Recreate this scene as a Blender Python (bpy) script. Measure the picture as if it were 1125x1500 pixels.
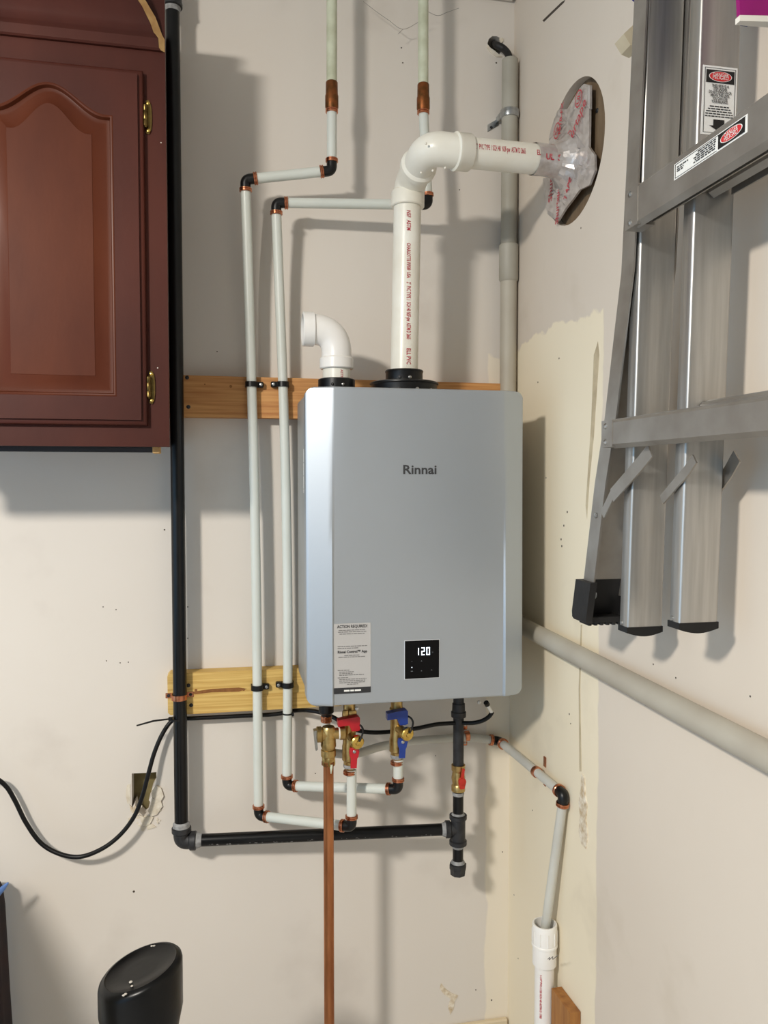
import bpy, bmesh, math, random
from mathutils import Vector, Matrix
from mathutils.geometry import delaunay_2d_cdt

random.seed(7)
for o in list(bpy.data.objects):
    bpy.data.objects.remove(o)
scene = bpy.context.scene
COL = scene.collection

# ------------------------------------------------------------------ camera
YAW, PITCH, FPX = math.radians(11.5), math.radians(-2.4), 1150.0
CAM = Vector((0.0, 0.0, 1.52))
cd = bpy.data.cameras.new('camera')
cd.sensor_fit = 'HORIZONTAL'
cd.sensor_width = 36.0
cd.lens = 36.0 * FPX / 1125.0
cd.clip_start = 0.02
cam = bpy.data.objects.new('camera', cd)
COL.objects.link(cam)
cam.location = CAM
cam.rotation_euler = (math.pi / 2 + PITCH, 0, -YAW)
scene.camera = cam

# ------------------------------------------------------------------ world, lights, exposure
YW, XW = 1.90, 0.718            # back wall plane, right wall plane
world = bpy.data.worlds.new('world')
scene.world = world
world.use_nodes = True
bg = world.node_tree.nodes['Background']
bg.inputs[0].default_value = (0.46, 0.72, 1.0, 1)
bg.inputs[1].default_value = 1.5
LAMP = Vector((-1.33, -0.36, 2.49))
ld = bpy.data.lights.new('ceiling_lamp_light', 'AREA')
ld.shape = 'DISK'
ld.size = 0.26
ld.energy = 81
ld.color = (1.0, 0.945, 0.86)
lo = bpy.data.objects.new('ceiling_lamp_light', ld)
COL.objects.link(lo)
lo.location = LAMP
AIM = Vector((0.18, 0.33, -0.92)).normalized()      # the lamp head is tipped towards the back wall
lo.rotation_euler = AIM.to_track_quat('-Z', 'Y').to_euler()
scene.view_settings.view_transform = 'Standard'
scene.view_settings.look = 'None'
scene.view_settings.exposure = 0.0
scene.view_settings.gamma = 1.0
scene.view_settings.use_curve_mapping = False

# ------------------------------------------------------------------ survey helpers: a sight line met with a wall-parallel plane
_f = Vector((math.sin(YAW) * math.cos(PITCH), math.cos(YAW) * math.cos(PITCH), math.sin(PITCH)))
_r = Vector((math.cos(YAW), -math.sin(YAW), 0))
_u = _r.cross(_f)

def ray(x, y):
    return _r * ((x - 562.5) / FPX) - _u * ((y - 750) / FPX) + _f

def PY(x, y, Y):
    d = ray(x, y)
    return CAM + d * ((Y - CAM.y) / d.y)

def PX(x, y, X=XW):
    d = ray(x, y)
    return CAM + d * ((X - CAM.x) / d.x)

# ------------------------------------------------------------------ materials
def lin(c):
    return tuple(((v / 255.0) / 12.92 if v / 255.0 <= 0.04045 else ((v / 255.0 + 0.055) / 1.055) ** 2.4) for v in c) + (1,)

MATS = {}

def M(name, col, rough=0.5, metal=0.0, col2=None, scale=8.0, stretch=(1, 1, 1), bump=0.0, bscale=60.0,
      emit=0.0, coat=0.0, sss=0.0, spec=0.5, contrast=(0.3, 0.7), detail=4.0, aniso=0.0):
    m = bpy.data.materials.new(name)
    m.use_nodes = True
    nt = m.node_tree
    b = nt.nodes['Principled BSDF']
    b.inputs['Base Color'].default_value = lin(col)
    b.inputs['Roughness'].default_value = rough
    b.inputs['Metallic'].default_value = metal
    b.inputs['Specular IOR Level'].default_value = spec
    b.inputs['Coat Weight'].default_value = coat
    b.inputs['Coat Roughness'].default_value = 0.2
    if sss:
        b.inputs['Subsurface Weight'].default_value = sss
        b.inputs['Subsurface Radius'].default_value = (0.012, 0.012, 0.012)
        b.inputs['Subsurface Scale'].default_value = 1.0
    if emit:
        b.inputs['Emission Color'].default_value = lin(col)
        b.inputs['Emission Strength'].default_value = emit
    geo = nt.nodes.new('ShaderNodeNewGeometry')
    mp = nt.nodes.new('ShaderNodeMapping')
    mp.inputs['Scale'].default_value = stretch
    nt.links.new(geo.outputs['Position'], mp.inputs['Vector'])
    if col2 is not None:
        n = nt.nodes.new('ShaderNodeTexNoise')
        n.inputs['Scale'].default_value = scale
        n.inputs['Detail'].default_value = detail
        nt.links.new(mp.outputs[0], n.inputs['Vector'])
        r = nt.nodes.new('ShaderNodeValToRGB')
        r.color_ramp.elements[0].position = contrast[0]
        r.color_ramp.elements[1].position = contrast[1]
        r.color_ramp.elements[0].color = lin(col)
        r.color_ramp.elements[1].color = lin(col2)
        nt.links.new(n.outputs['Fac'], r.inputs['Fac'])
        nt.links.new(r.outputs['Color'], b.inputs['Base Color'])
    if bump:
        n2 = nt.nodes.new('ShaderNodeTexNoise')
        n2.inputs['Scale'].default_value = bscale
        n2.inputs['Detail'].default_value = 3
        nt.links.new(mp.outputs[0], n2.inputs['Vector'])
        bp = nt.nodes.new('ShaderNodeBump')
        bp.inputs['Strength'].default_value = bump
        bp.inputs['Distance'].default_value = 0.002
        nt.links.new(n2.outputs['Fac'], bp.inputs['Height'])
        nt.links.new(bp.outputs[0], b.inputs['Normal'])
    MATS[name] = m
    return m

def wall_material(name, paint, paint2, bare, axis, edge, side, top, stain):
    """paint with a bare joint-compound area: beyond `edge` along `axis` and below height `top`, ragged brush edge"""
    m = M(name, paint, 0.85, 0, paint2, 1.3, bump=0.25, bscale=18, spec=0.25, contrast=(0.25, 0.8))
    nt = m.node_tree
    b = nt.nodes['Principled BSDF']
    ramp = [n for n in nt.nodes if n.type == 'VALTORGB'][0]
    geo = [n for n in nt.nodes if n.type == 'NEW_GEOMETRY'][0]
    sep = nt.nodes.new('ShaderNodeSeparateXYZ')
    nt.links.new(geo.outputs['Position'], sep.inputs[0])
    nz = nt.nodes.new('ShaderNodeTexNoise')
    nz.inputs['Scale'].default_value = 9
    nz.inputs['Detail'].default_value = 6
    nt.links.new(geo.outputs['Position'], nz.inputs['Vector'])
    def math_(op, a, bb):
        n = nt.nodes.new('ShaderNodeMath')
        n.operation = op
        for i, v in enumerate((a, bb)):
            if isinstance(v, (int, float)):
                n.inputs[i].default_value = v
            else:
                nt.links.new(v, n.inputs[i])
        return n.outputs[0]
    def step(val, thr, wob, up):
        s = math_('MULTIPLY', math_('SUBTRACT', nz.outputs['Fac'], 0.5), wob)
        d = math_('SUBTRACT', math_('ADD', val, s), thr)
        mr = nt.nodes.new('ShaderNodeMapRange')
        mr.inputs['From Min'].default_value = -0.0025
        mr.inputs['From Max'].default_value = 0.0025
        nt.links.new(d, mr.inputs['Value'])
        o = mr.outputs[0]
        return o if up else math_('SUBTRACT', 1.0, o)
    msk = math_('MULTIPLY', step(sep.outputs[axis], edge, 0.03, side), step(sep.outputs[2], top, 0.10, False))
    mx = nt.nodes.new('ShaderNodeMix')
    mx.data_type = 'RGBA'
    nt.links.new(msk, mx.inputs['Factor'])
    nt.links.new(ramp.outputs[0], mx.inputs[6])
    mx.inputs[7].default_value = lin(bare)
    # faint scuffs and stains
    n3 = nt.nodes.new('ShaderNodeTexNoise')
    n3.inputs['Scale'].default_value = 4.5
    n3.inputs['Detail'].default_value = 8
    nt.links.new(geo.outputs['Position'], n3.inputs['Vector'])
    mr = nt.nodes.new('ShaderNodeMapRange')
    mr.inputs['From Min'].default_value = 0.60
    mr.inputs['From Max'].default_value = 0.78
    mr.inputs['To Max'].default_value = 0.35
    nt.links.new(n3.outputs['Fac'], mr.inputs['Value'])
    mx2 = nt.nodes.new('ShaderNodeMix')
    mx2.data_type = 'RGBA'
    nt.links.new(mr.outputs[0], mx2.inputs['Factor'])
    nt.links.new(mx.outputs[2], mx2.inputs[6])
    mx2.inputs[7].default_value = lin(stain)
    nt.links.new(mx2.outputs[2], b.inputs['Base Color'])
    return m

wall_material('wall_paint_back', (224, 217, 208), (216, 208, 198), (235, 225, 207), 0, 0.655, True, 1.838, (190, 180, 170))
wall_material('wall_paint_right', (219, 208, 194), (211, 199, 184), (236, 224, 199), 1, 1.412, True, 1.85, (184, 170, 148))
M('ceiling_paint', (225, 222, 216), 0.9, 0, (215, 212, 206), 2)
M('concrete', (192, 191, 190), 0.7, 0, (178, 177, 176), 5, bump=0.2)
M('baseboard_paint', (222, 206, 176), 0.6, 0, (205, 188, 158), 6)
M('plaster', (236, 228, 212), 0.95, 0, (205, 192, 170), 40, bump=0.8, bscale=120)
M('dark_cavity', (132, 120, 80), 0.9, 0, (84, 74, 46), 20)
M('torn_paper', (188, 165, 130), 0.95, 0, (238, 230, 214), 90, bump=0.6)
M('mark', (70, 60, 50), 0.9)
M('seam', (176, 160, 132), 0.9, 0, (205, 190, 160), 30)
M('cherry', (80, 38, 28), 0.46, 0, (56, 25, 20), 6, stretch=(1, 1, 0.4), coat=0.04, spec=0.18, bump=0.05, bscale=150, contrast=(0.3, 0.75))
M('cherry_dark', (78, 36, 28), 0.4, 0, (60, 26, 22), 9, coat=0.2)
M('cherry_panel_sheen', (98, 50, 30), 0.46, 0, (70, 32, 22), 6, stretch=(1, 1, 0.4), coat=0.03, spec=0.12, bump=0.05, bscale=150, contrast=(0.3, 0.75))  # same wood as the frame; the panel's brighter reflection is put into the colour
M('raw_wood', (205, 168, 112), 0.8, 0, (170, 128, 78), 40, bump=0.3)
M('black_trim', (30, 28, 32), 0.5, 0, (38, 36, 40), 10)
M('brass_antique', (134, 112, 66), 0.3, 1.0, (90, 72, 40), 60)
M('pine', (206, 152, 92), 0.65, 0, (172, 112, 60), 7, stretch=(0.8, 1, 22), bump=0.2, bscale=30, contrast=(0.35, 0.7))
M('pine_yellow', (222, 188, 112), 0.65, 0, (190, 148, 74), 7, stretch=(0.7, 1, 24), bump=0.2, bscale=30, contrast=(0.35, 0.72))
M('knot', (120, 74, 30), 0.7, 0, (150, 100, 50), 60)
M('wood_brown', (176, 122, 62), 0.6, 0, (140, 88, 40), 9, stretch=(6, 6, 0.7), bump=0.2)
M('heater_silver', (180, 186, 192), 0.44, 0.7, (176, 182, 188), 3, coat=0.15)
M('heater_body', (176, 178, 178), 0.42, 0.5, (168, 170, 170), 5)
M('gap_dark', (52, 52, 54), 0.6)
M('label_grey', (184, 181, 178), 0.6)
M('label_white', (236, 235, 230), 0.5)
M('ink', (40, 40, 42), 0.6)
M('ink_soft', (120, 118, 116), 0.6)
M('logo_ink', (58, 58, 60), 0.4)
M('glass_black', (5, 5, 7), 0.3, 0, spec=0.15)
M('digit', (235, 245, 255), 0.5, emit=1.6)
M('icon_glow', (220, 235, 250), 0.5, emit=1.2)
M('icon_dim', (120, 125, 130), 0.5)
M('panel_rim', (215, 217, 220), 0.3, 0.3)
M('black_plastic', (14, 14, 15), 0.35, 0, (20, 20, 21), 40, spec=0.35)
M('black_rubber', (16, 15, 15), 0.6, 0, (24, 22, 22), 50, bump=0.3)
M('screw', (200, 200, 198), 0.3, 1.0, (150, 150, 148), 90)
M('pvc', (238, 235, 224), 0.32, 0, (228, 222, 206), 12, coat=0.1)
M('pvc_white', (244, 242, 238), 0.3, 0, (236, 232, 226), 12, coat=0.1)
M('red_print', (168, 36, 54), 0.5, 0, (196, 84, 92), 130)
M('foil', (214, 208, 204), 0.28, 0.5, (186, 178, 172), 55, bump=0.8, bscale=45)
M('plywood', (132, 110, 84), 0.8, 0, (108, 88, 66), 12, stretch=(1, 5, 1))
M('pex', (216, 219, 212), 0.32, 0, (208, 212, 204), 6, sss=0.35)
M('pex_grey', (206, 205, 196), 0.4, 0, (192, 190, 182), 9, sss=0.25)
M('copper', (212, 146, 112), 0.26, 1.0, (176, 108, 78), 90)
M('copper_pipe', (200, 134, 88), 0.36, 0.85, (148, 90, 56), 14, stretch=(3, 3, 0.6))
M('copper_old', (150, 88, 48), 0.5, 0.8, (96, 66, 34), 70, bump=0.4)
M('poly_black', (13, 13, 14), 0.36, spec=0.4)
M('painted_pipe', (206, 210, 186), 0.45, 0, (176, 178, 150), 22, contrast=(0.4, 0.75))
M('gas_black', (7, 7, 8), 0.28, 0, (12, 12, 13), 30, spec=0.35)
M('iron', (58, 58, 60), 0.5, 0.35, (40, 40, 42), 60, bump=0.3)
M('pipe_dope', (168, 168, 168), 0.6, 0, (120, 120, 120), 90)
M('brass', (206, 178, 120), 0.34, 1.0, (168, 138, 84), 60)
M('brass_bright', (220, 188, 104), 0.25, 1.0, (190, 156, 80), 50)
M('red_handle', (196, 24, 38), 0.35, 0, (170, 16, 30), 20)
M('blue_handle', (24, 62, 150), 0.35, 0, (18, 50, 128), 20)
M('orange_handle', (186, 40, 24), 0.4)
M('white_paint_mark', (225, 225, 225), 0.5)
M('steel', (186, 186, 182), 0.35, 1.0, (150, 150, 146), 40)
M('conduit_paint', (180, 174, 160), 0.55, 0, (168, 160, 146), 8)
M('conduit_grey', (170, 166, 154), 0.5, 0, (156, 151, 138), 10)
M('galvanised', (200, 204, 206), 0.28, 1.0, (150, 154, 158), 50)
M('cord', (9, 9, 10), 0.4, spec=0.3)
M('aluminium', (196, 194, 190), 0.40, 0.9, (176, 174, 170), 6, stretch=(20, 20, 0.6), bump=0.06, bscale=30)
M('aluminium_dull', (182, 178, 172), 0.48, 0.85, (158, 152, 144), 14, bump=0.1, bscale=60)
M('danger_black', (22, 20, 20), 0.5)
M('danger_red', (206, 44, 48), 0.5)
M('magenta', (150, 0, 108), 0.7, 0, (136, 0, 98), 30)
M('navy', (24, 26, 110), 0.7)
M('white_trim', (232, 226, 214), 0.7)
M('cream_wood', (206, 194, 168), 0.7, 0, (190, 176, 148), 20)
M('drum_black', (8, 8, 8), 0.3, 0, (12, 11, 11), 20, bump=0.1, spec=0.25)
M('fleck', (196, 190, 180), 0.8)
M('bag_dark', (34, 30, 34), 0.75, 0, (52, 34, 34), 20)
M('strap_blue', (96, 130, 190), 0.6)
M('cobweb', (150, 145, 138), 0.9)
M('lamp_white', (235, 235, 232), 0.5)

# ------------------------------------------------------------------ mesh builder
ORIGIN = {}

class MB:
    def __init__(self):
        self.v, self.f = [], []

    def add(self, vs, fs):
        n = len(self.v)
        self.v += [Vector(p) for p in vs]
        self.f += [[i + n for i in q] for q in fs]
        return self

    def box(self, a, b, bevel=0.0, seg=1, rot=None, pivot=None):
        a, b = Vector(a), Vector(b)
        lo_ = Vector([min(a[i], b[i]) for i in range(3)])
        hi = Vector([max(a[i], b[i]) for i in range(3)])
        bm = bmesh.new()
        bmesh.ops.create_cube(bm, size=1.0)
        for v in bm.verts:
            v.co = Vector([lo_[i] + (v.co[i] + 0.5) * (hi[i] - lo_[i]) for i in range(3)])
        if bevel:
            bmesh.ops.bevel(bm, geom=bm.edges[:], offset=bevel, segments=seg, affect='EDGES', profile=0.5)
        if rot is not None:
            pv = Vector(pivot) if pivot is not None else (lo_ + hi) / 2
            for v in bm.verts:
                v.co = rot @ (v.co - pv) + pv
        bm.verts.index_update()
        self.add([v.co.copy() for v in bm.verts], [[v.index for v in f.verts] for f in bm.faces])
        bm.free()
        return self

    def tube(self, path, r, seg=16, caps=True, inner=None):
        path = [Vector(p) for p in path]
        n = len(path)
        rs = r if isinstance(r, (list, tuple)) else [r] * n
        t0 = (path[1] - path[0]).normalized()
        ref = Vector((0, 0, 1)) if abs(t0.z) < 0.9 else Vector((1, 0, 0))
        a = t0.cross(ref).normalized()
        vs, fs = [], []
        prev = t0
        for i, p in enumerate(path):
            if i == 0:
                t = t0
            elif i == n - 1:
                t = (path[i] - path[i - 1]).normalized()
            else:
                t = ((path[i] - path[i - 1]).normalized() + (path[i + 1] - path[i]).normalized())
                t = t.normalized() if t.length > 1e-6 else prev
            a = prev.rotation_difference(t) @ a
            a = (a - t * a.dot(t)).normalized()
            b = t.cross(a)
            prev = t
            for k in range(seg):
                w = 2 * math.pi * k / seg
                vs.append(p + (a * math.cos(w) + b * math.sin(w)) * rs[i])
        for i in range(n - 1):
            for k in range(seg):
                fs.append([i * seg + k, i * seg + (k + 1) % seg, (i + 1) * seg + (k + 1) % seg, (i + 1) * seg + k])
        if caps:
            fs.append(list(range(seg))[::-1])
            fs.append([(n - 1) * seg + k for k in range(seg)])
        return self.add(vs, fs)

    def cyl(self, a, b, r, seg=20, r2=None, caps=True):
        return self.tube([a, b], [r, r if r2 is None else r2], seg, caps)

    def lathe(self, a, d, prof, seg=24, closed=True):
        """profile [(distance along d, radius), ...] turned about the axis through a"""
        a, d = Vector(a), Vector(d).normalized()
        ref = Vector((0, 0, 1)) if abs(d.z) < 0.9 else Vector((1, 0, 0))
        e = d.cross(ref).normalized()
        g = d.cross(e)
        vs, fs = [], []
        for (h, r) in prof:
            for k in range(seg):
                w = 2 * math.pi * k / seg
                vs.append(a + d * h + (e * math.cos(w) + g * math.sin(w)) * r)
        n = len(prof)
        for i in range(n - 1):
            for k in range(seg):
                fs.append([i * seg + k, i * seg + (k + 1) % seg, (i + 1) * seg + (k + 1) % seg, (i + 1) * seg + k])
        if closed:
            fs.append(list(range(seg))[::-1])
            fs.append([(n - 1) * seg + k for k in range(seg)])
        return self.add(vs, fs)

    def prism(self, pts, d):
        pts = [Vector(p) for p in pts]
        d = Vector(d)
        n = len(pts)
        fs = [list(range(n))[::-1], [n + i for i in range(n)]]
        for i in range(n):
            fs.append([i, (i + 1) % n, n + (i + 1) % n, n + i])
        return self.add(pts + [p + d for p in pts], fs)

    def loft(self, loops, cap0=False, cap1=False):
        n = len(loops[0])
        vs = [Vector(p) for l in loops for p in l]
        fs = []
        for i in range(len(loops) - 1):
            for k in range(n):
                fs.append([i * n + k, i * n + (k + 1) % n, (i + 1) * n + (k + 1) % n, (i + 1) * n + k])
        if cap0:
            fs.append(list(range(n))[::-1])
        if cap1:
            fs.append([(len(loops) - 1) * n + k for k in range(n)])
        return self.add(vs, fs)

    def ball(self, c, r, seg=12, rings=8, sc=(1, 1, 1)):
        c = Vector(c)
        vs, fs = [], []
        for i in range(rings + 1):
            th = math.pi * i / rings
            for k in range(seg):
                w = 2 * math.pi * k / seg
                vs.append(c + Vector((math.sin(th) * math.cos(w) * sc[0], math.sin(th) * math.sin(w) * sc[1], math.cos(th) * sc[2])) * r)
        for i in range(rings):
            for k in range(seg):
                fs.append([i * seg + k, (i + 1) * seg + k, (i + 1) * seg + (k + 1) % seg, i * seg + (k + 1) % seg])
        return self.add(vs, fs)

    def build(self, name, mat, parent=None, smooth=35, fix=True):
        me = bpy.data.meshes.new(name)
        org = ORIGIN[parent.name] if parent is not None else Vector((0, 0, 0))
        if parent is None and self.v:
            lo_ = [min(p[i] for p in self.v) for i in range(3)]
            hi = [max(p[i] for p in self.v) for i in range(3)]
            org = Vector(((lo_[0] + hi[0]) / 2, (lo_[1] + hi[1]) / 2, lo_[2]))
        bm = bmesh.new()
        bv = [bm.verts.new(p - org) for p in self.v]
        for f in self.f:
            try:
                bm.faces.new([bv[i] for i in f])
            except ValueError:
                pass
        bmesh.ops.remove_doubles(bm, verts=bm.verts[:], dist=1e-6)
        if fix:
            bmesh.ops.recalc_face_normals(bm, faces=bm.faces[:])
        bm.to_mesh(me)
        bm.free()
        me.materials.append(MATS[mat])
        for p in me.polygons:
            p.use_smooth = True
        me.set_sharp_from_angle(angle=math.radians(smooth))
        o = bpy.data.objects.new(name, me)
        COL.objects.link(o)
        if parent is not None:
            o.parent = parent
            ORIGIN[o.name] = org
        else:
            o.location = org
            ORIGIN[o.name] = org
        return o

def tag(o, label=None, cat=None, group=None, kind=None):
    if label: o['label'] = label
    if cat: o['category'] = cat
    if group: o['group'] = group
    if kind: o['kind'] = kind
    return o

def thing(name, loc, label, cat, group=None):
    o = bpy.data.objects.new(name, None)
    COL.objects.link(o)
    o.empty_display_size = 0.05
    o.location = loc
    ORIGIN[o.name] = Vector(loc)
    return tag(o, label, cat, group)

def structure(mb, name, mat, label, cat=None, smooth=35):
    o = mb.build(name, mat, None, smooth)
    return tag(o, label, cat or name.split('_')[0], kind='structure')

def bend(a, c, b, rad, n=8, lim=0.49):
    """points of a round bend at corner c between directions to a and b"""
    a, b, c = Vector(a), Vector(b), Vector(c)
    u = (a - c).normalized()
    w = (b - c).normalized()
    half = max(0.05, u.angle(w) / 2)
    t = min(rad / math.tan(half), lim * (a - c).length, lim * (b - c).length)
    p0, p1 = c + u * t, c + w * t
    return [p0.lerp(c, s).lerp(c.lerp(p1, s), s) for s in [i / n for i in range(n + 1)]]

def smooth_path(pts, sub=6):
    pts = [Vector(p) for p in pts]
    out = []
    for i in range(len(pts) - 1):
        p0 = pts[max(i - 1, 0)]; p1 = pts[i]; p2 = pts[i + 1]; p3 = pts[min(i + 2, len(pts) - 1)]
        for s in range(sub):
            t = s / sub
            out.append(0.5 * ((2 * p1) + (p2 - p0) * t + (2 * p0 - 5 * p1 + 4 * p2 - p3) * t * t + (3 * p1 - p0 - 3 * p2 + p3) * t ** 3))
    out.append(pts[-1])
    return out

def text_geo(s, size=1.0, align='LEFT', bold=0.0, width=None):
    c = bpy.data.curves.new('t', 'FONT')
    c.body = s
    c.size = size
    c.align_x = align
    c.align_y = 'CENTER'
    c.resolution_u = 2
    c.offset = bold
    o = bpy.data.objects.new('t', c)
    COL.objects.link(o)
    dg = bpy.context.evaluated_depsgraph_get()
    dg.update()
    me = bpy.data.meshes.new_from_object(o.evaluated_get(dg))
    vs = [v.co.copy() for v in me.vertices]
    fs = [list(p.vertices) for p in me.polygons]
    bpy.data.objects.remove(o)
    bpy.data.curves.remove(c)
    bpy.data.meshes.remove(me)
    if width and vs:
        x0 = min(v.x for v in vs); x1 = max(v.x for v in vs)
        k = width / (x1 - x0)
        for v in vs:
            v.x *= k
    return vs, fs

def flat_text(name, s, size, mat, parent, o, u, w, align='CENTER', bold=0.0, width=None):
    vs, fs = text_geo(s, size, align, bold, width)
    o, u, w = Vector(o), Vector(u), Vector(w)
    mb = MB().add([o + u * v.x + w * v.y for v in vs], fs)
    return mb.build(name, mat, parent, fix=False)

def poly_holes(outer, holes, jag=None):
    """2D constrained triangulation of outer minus holes -> verts, tris"""
    pts, edges, k = [], [], 0
    for loop in [outer] + holes:
        n = len(loop)
        pts += [Vector(p) for p in loop]
        edges += [(k + i, k + (i + 1) % n) for i in range(n)]
        k += n
    vs, es, fs, *_ = delaunay_2d_cdt(pts, edges, [], 0, 1e-6)
    def inside(p, loop):
        c = False
        j = len(loop) - 1
        for i in range(len(loop)):
            a, b = loop[i], loop[j]
            if (a[1] > p[1]) != (b[1] > p[1]) and p[0] < (b[0] - a[0]) * (p[1] - a[1]) / (b[1] - a[1]) + a[0]:
                c = not c
            j = i
        return c
    keep = []
    for f in fs:
        c = sum((vs[i] for i in f), Vector((0, 0))) / len(f)
        if inside(c, outer) and not any(inside(c, h) for h in holes):
            keep.append(list(f))
    return vs, keep

def plate(outer, holes, to3, depth):
    """plate with holes: to3(u, v, d) maps to space, d in 0..depth"""
    vs, fs = poly_holes(outer, holes)
    mb = MB()
    mb.add([to3(v.x, v.y, 0) for v in vs], fs)
    mb.add([to3(v.x, v.y, depth) for v in vs], [f[::-1] for f in fs])
    for loop in [outer] + holes:
        n = len(loop)
        mb.add([to3(p[0], p[1], 0) for p in loop] + [to3(p[0], p[1], depth) for p in loop],
               [[i, (i + 1) % n, n + (i + 1) % n, n + i] for i in range(n)])
    return mb

# ================================================================== THE SETTING
XL, YB, ZC = -2.7, -3.2, 2.74
def wl(px, py):
    p = PY(px, py, YW)
    return (p.x, p.z)
def wr(px, py):
    p = PX(px, py)
    return (p.y, p.z)

# back wall with the broken outlet opening and the cable hole
outlet_px = [(193, 1133), (216, 1132), (229, 1131), (229, 1146), (226, 1150), (222, 1158), (223, 1166), (218, 1172), (222, 1178), (217, 1186), (219, 1193),
             (211, 1197), (205, 1191), (200, 1187), (198, 1176), (193, 1184)]
outlet = [wl(*p) for p in outlet_px]
cable_hole = [wl(*p) for p in [(716, 57), (721, 53), (728, 53), (735, 57), (737, 64), (735, 74), (731, 80), (724, 75), (717, 70), (714, 64)]]
wall_back = structure(plate([(XL, 0), (XW, 0), (XW, ZC), (XL, ZC)], [outlet, cable_hole], lambda u, v, d: (u, YW + d, v), 0.10),
                      'wall_back', 'wall_paint_back', 'pale beige painted drywall behind the water heater', 'wall')
mb = MB()
o1 = wl(185, 1120); o2 = wl(245, 1215)
mb.box((o1[0], YW + 0.045, o1[1]), (o2[0], YW + 0.05, o2[1]))
mb.build('outlet_cavity', 'dark_cavity', wall_back)
o1 = wl(705, 40); o2 = wl(744, 95)
MB().box((o1[0], YW + 0.05, o1[1]), (o2[0], YW + 0.055, o2[1])).build('cable_cavity', 'black_trim', wall_back)

def crumbs(name, centre_px, spread, n, mat, parent, wallfn, seed, size=(0.004, 0.012)):
    rnd = random.Random(seed)
    mb = MB()
    for i in range(n):
        cx = centre_px[0] + rnd.gauss(0, spread[0]); cy = centre_px[1] + rnd.gauss(0, spread[1])
        u, v = wallfn(cx, cy)
        s = rnd.uniform(*size)
        k = rnd.randint(5, 7)
        ph = rnd.random() * 6
        pts = [(u + s * rnd.uniform(0.5, 1) * math.cos(ph + 2 * math.pi * j / k), v + s * rnd.uniform(0.5, 1.2) * math.sin(ph + 2 * math.pi * j / k)) for j in range(k)]
        t = rnd.uniform(0.001, 0.004)
        if wallfn is wl:
            mb.prism([(a, YW + 0.0005, b) for a, b in pts], (0, -t, 0))
        else:
            mb.prism([(XW + 0.0005, a, b) for a, b in pts], (-t, 0, 0))
    o = mb.build(name, mat, parent)
    return tag(o, kind='stuff')

# ragged plaster round the outlet opening, one piece per chunk
for i, (pts, t, mt) in enumerate([
    ([(222, 1158), (229, 1150), (236, 1153), (240, 1165), (236, 1172), (228, 1170), (223, 1166)], 0.007, 'plaster'),
    ([(223, 1168), (236, 1172), (238, 1180), (230, 1192), (222, 1195), (217, 1187), (221, 1178)], 0.006, 'plaster'),
    ([(205, 1193), (212, 1197), (219, 1195), (225, 1196), (220, 1206), (212, 1210), (207, 1203)], 0.005, 'plaster'),
    ([(190, 1178), (195, 1184), (198, 1178), (203, 1190), (205, 1193), (199, 1194), (192, 1188)], 0.004, 'torn_paper'),
    ([(186, 1150), (191, 1148), (191, 1176), (187, 1178), (184, 1165)], 0.002, 'plaster'),
    ([(213, 1206), (223, 1207), (229, 1211), (216, 1215)], 0.003, 'plaster')]):
    MB().prism([(wl(*p)[0], YW + 0.001, wl(*p)[1]) for p in pts], (0, -t, 0)).build('plaster_chunk', mt, wall_back)
crumbs('plaster_crumbs', (210, 1200), (14, 10), 26, 'plaster', wall_back, wl, 3, (0.002, 0.006))
for pts in ([(714, 66), (718, 71), (724, 75), (731, 81), (735, 84), (727, 84), (718, 77), (713, 70)],
            [(731, 57), (736, 56), (737, 61), (733, 64)]):
    MB().prism([(wl(*p)[0], YW + 0.001, wl(*p)[1]) for p in pts], (0, -0.004, 0)).build('plaster_chunk', 'plaster', wall_back)
# paint tear near the floor, marks and nail holes
MB().prism([(wl(*p)[0], YW + 0.0005, wl(*p)[1]) for p in [(646, 1440), (652, 1448), (662, 1455), (671, 1458), (666, 1466), (664, 1478), (659, 1486), (656, 1474), (660, 1463), (650, 1456), (644, 1448)]], (0, -0.002, 0)).build('torn_paint', 'torn_paper', wall_back)
for (px, py, s) in [(727, 92, 2.2), (673, 278, 1.6), (588, 70, 1.8), (590, 92, 1.8), (241, 776, 2.0), (151, 889, 1.5), (170, 893, 1.5), (156, 968, 1.5), (176, 971, 1.5),
                    (188, 970, 1.5), (275, 889, 1.6), (275, 935, 1.6), (265, 460, 1.5), (318, 515, 1.6), (462, 1133, 1.6), (697, 1450, 1.6), (720, 1465, 2.2), (638, 1107, 1.4),
                    (736, 1248, 1.6), (196, 1306, 3)]:
    u, v = wl(px, py)
    r = s * 0.0011
    MB().lathe((u, YW + 0.0006, v), (0, -1, 0), [(0, r), (0.001, r * 0.8)], 8).build('nail_hole', 'mark', wall_back)

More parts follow.
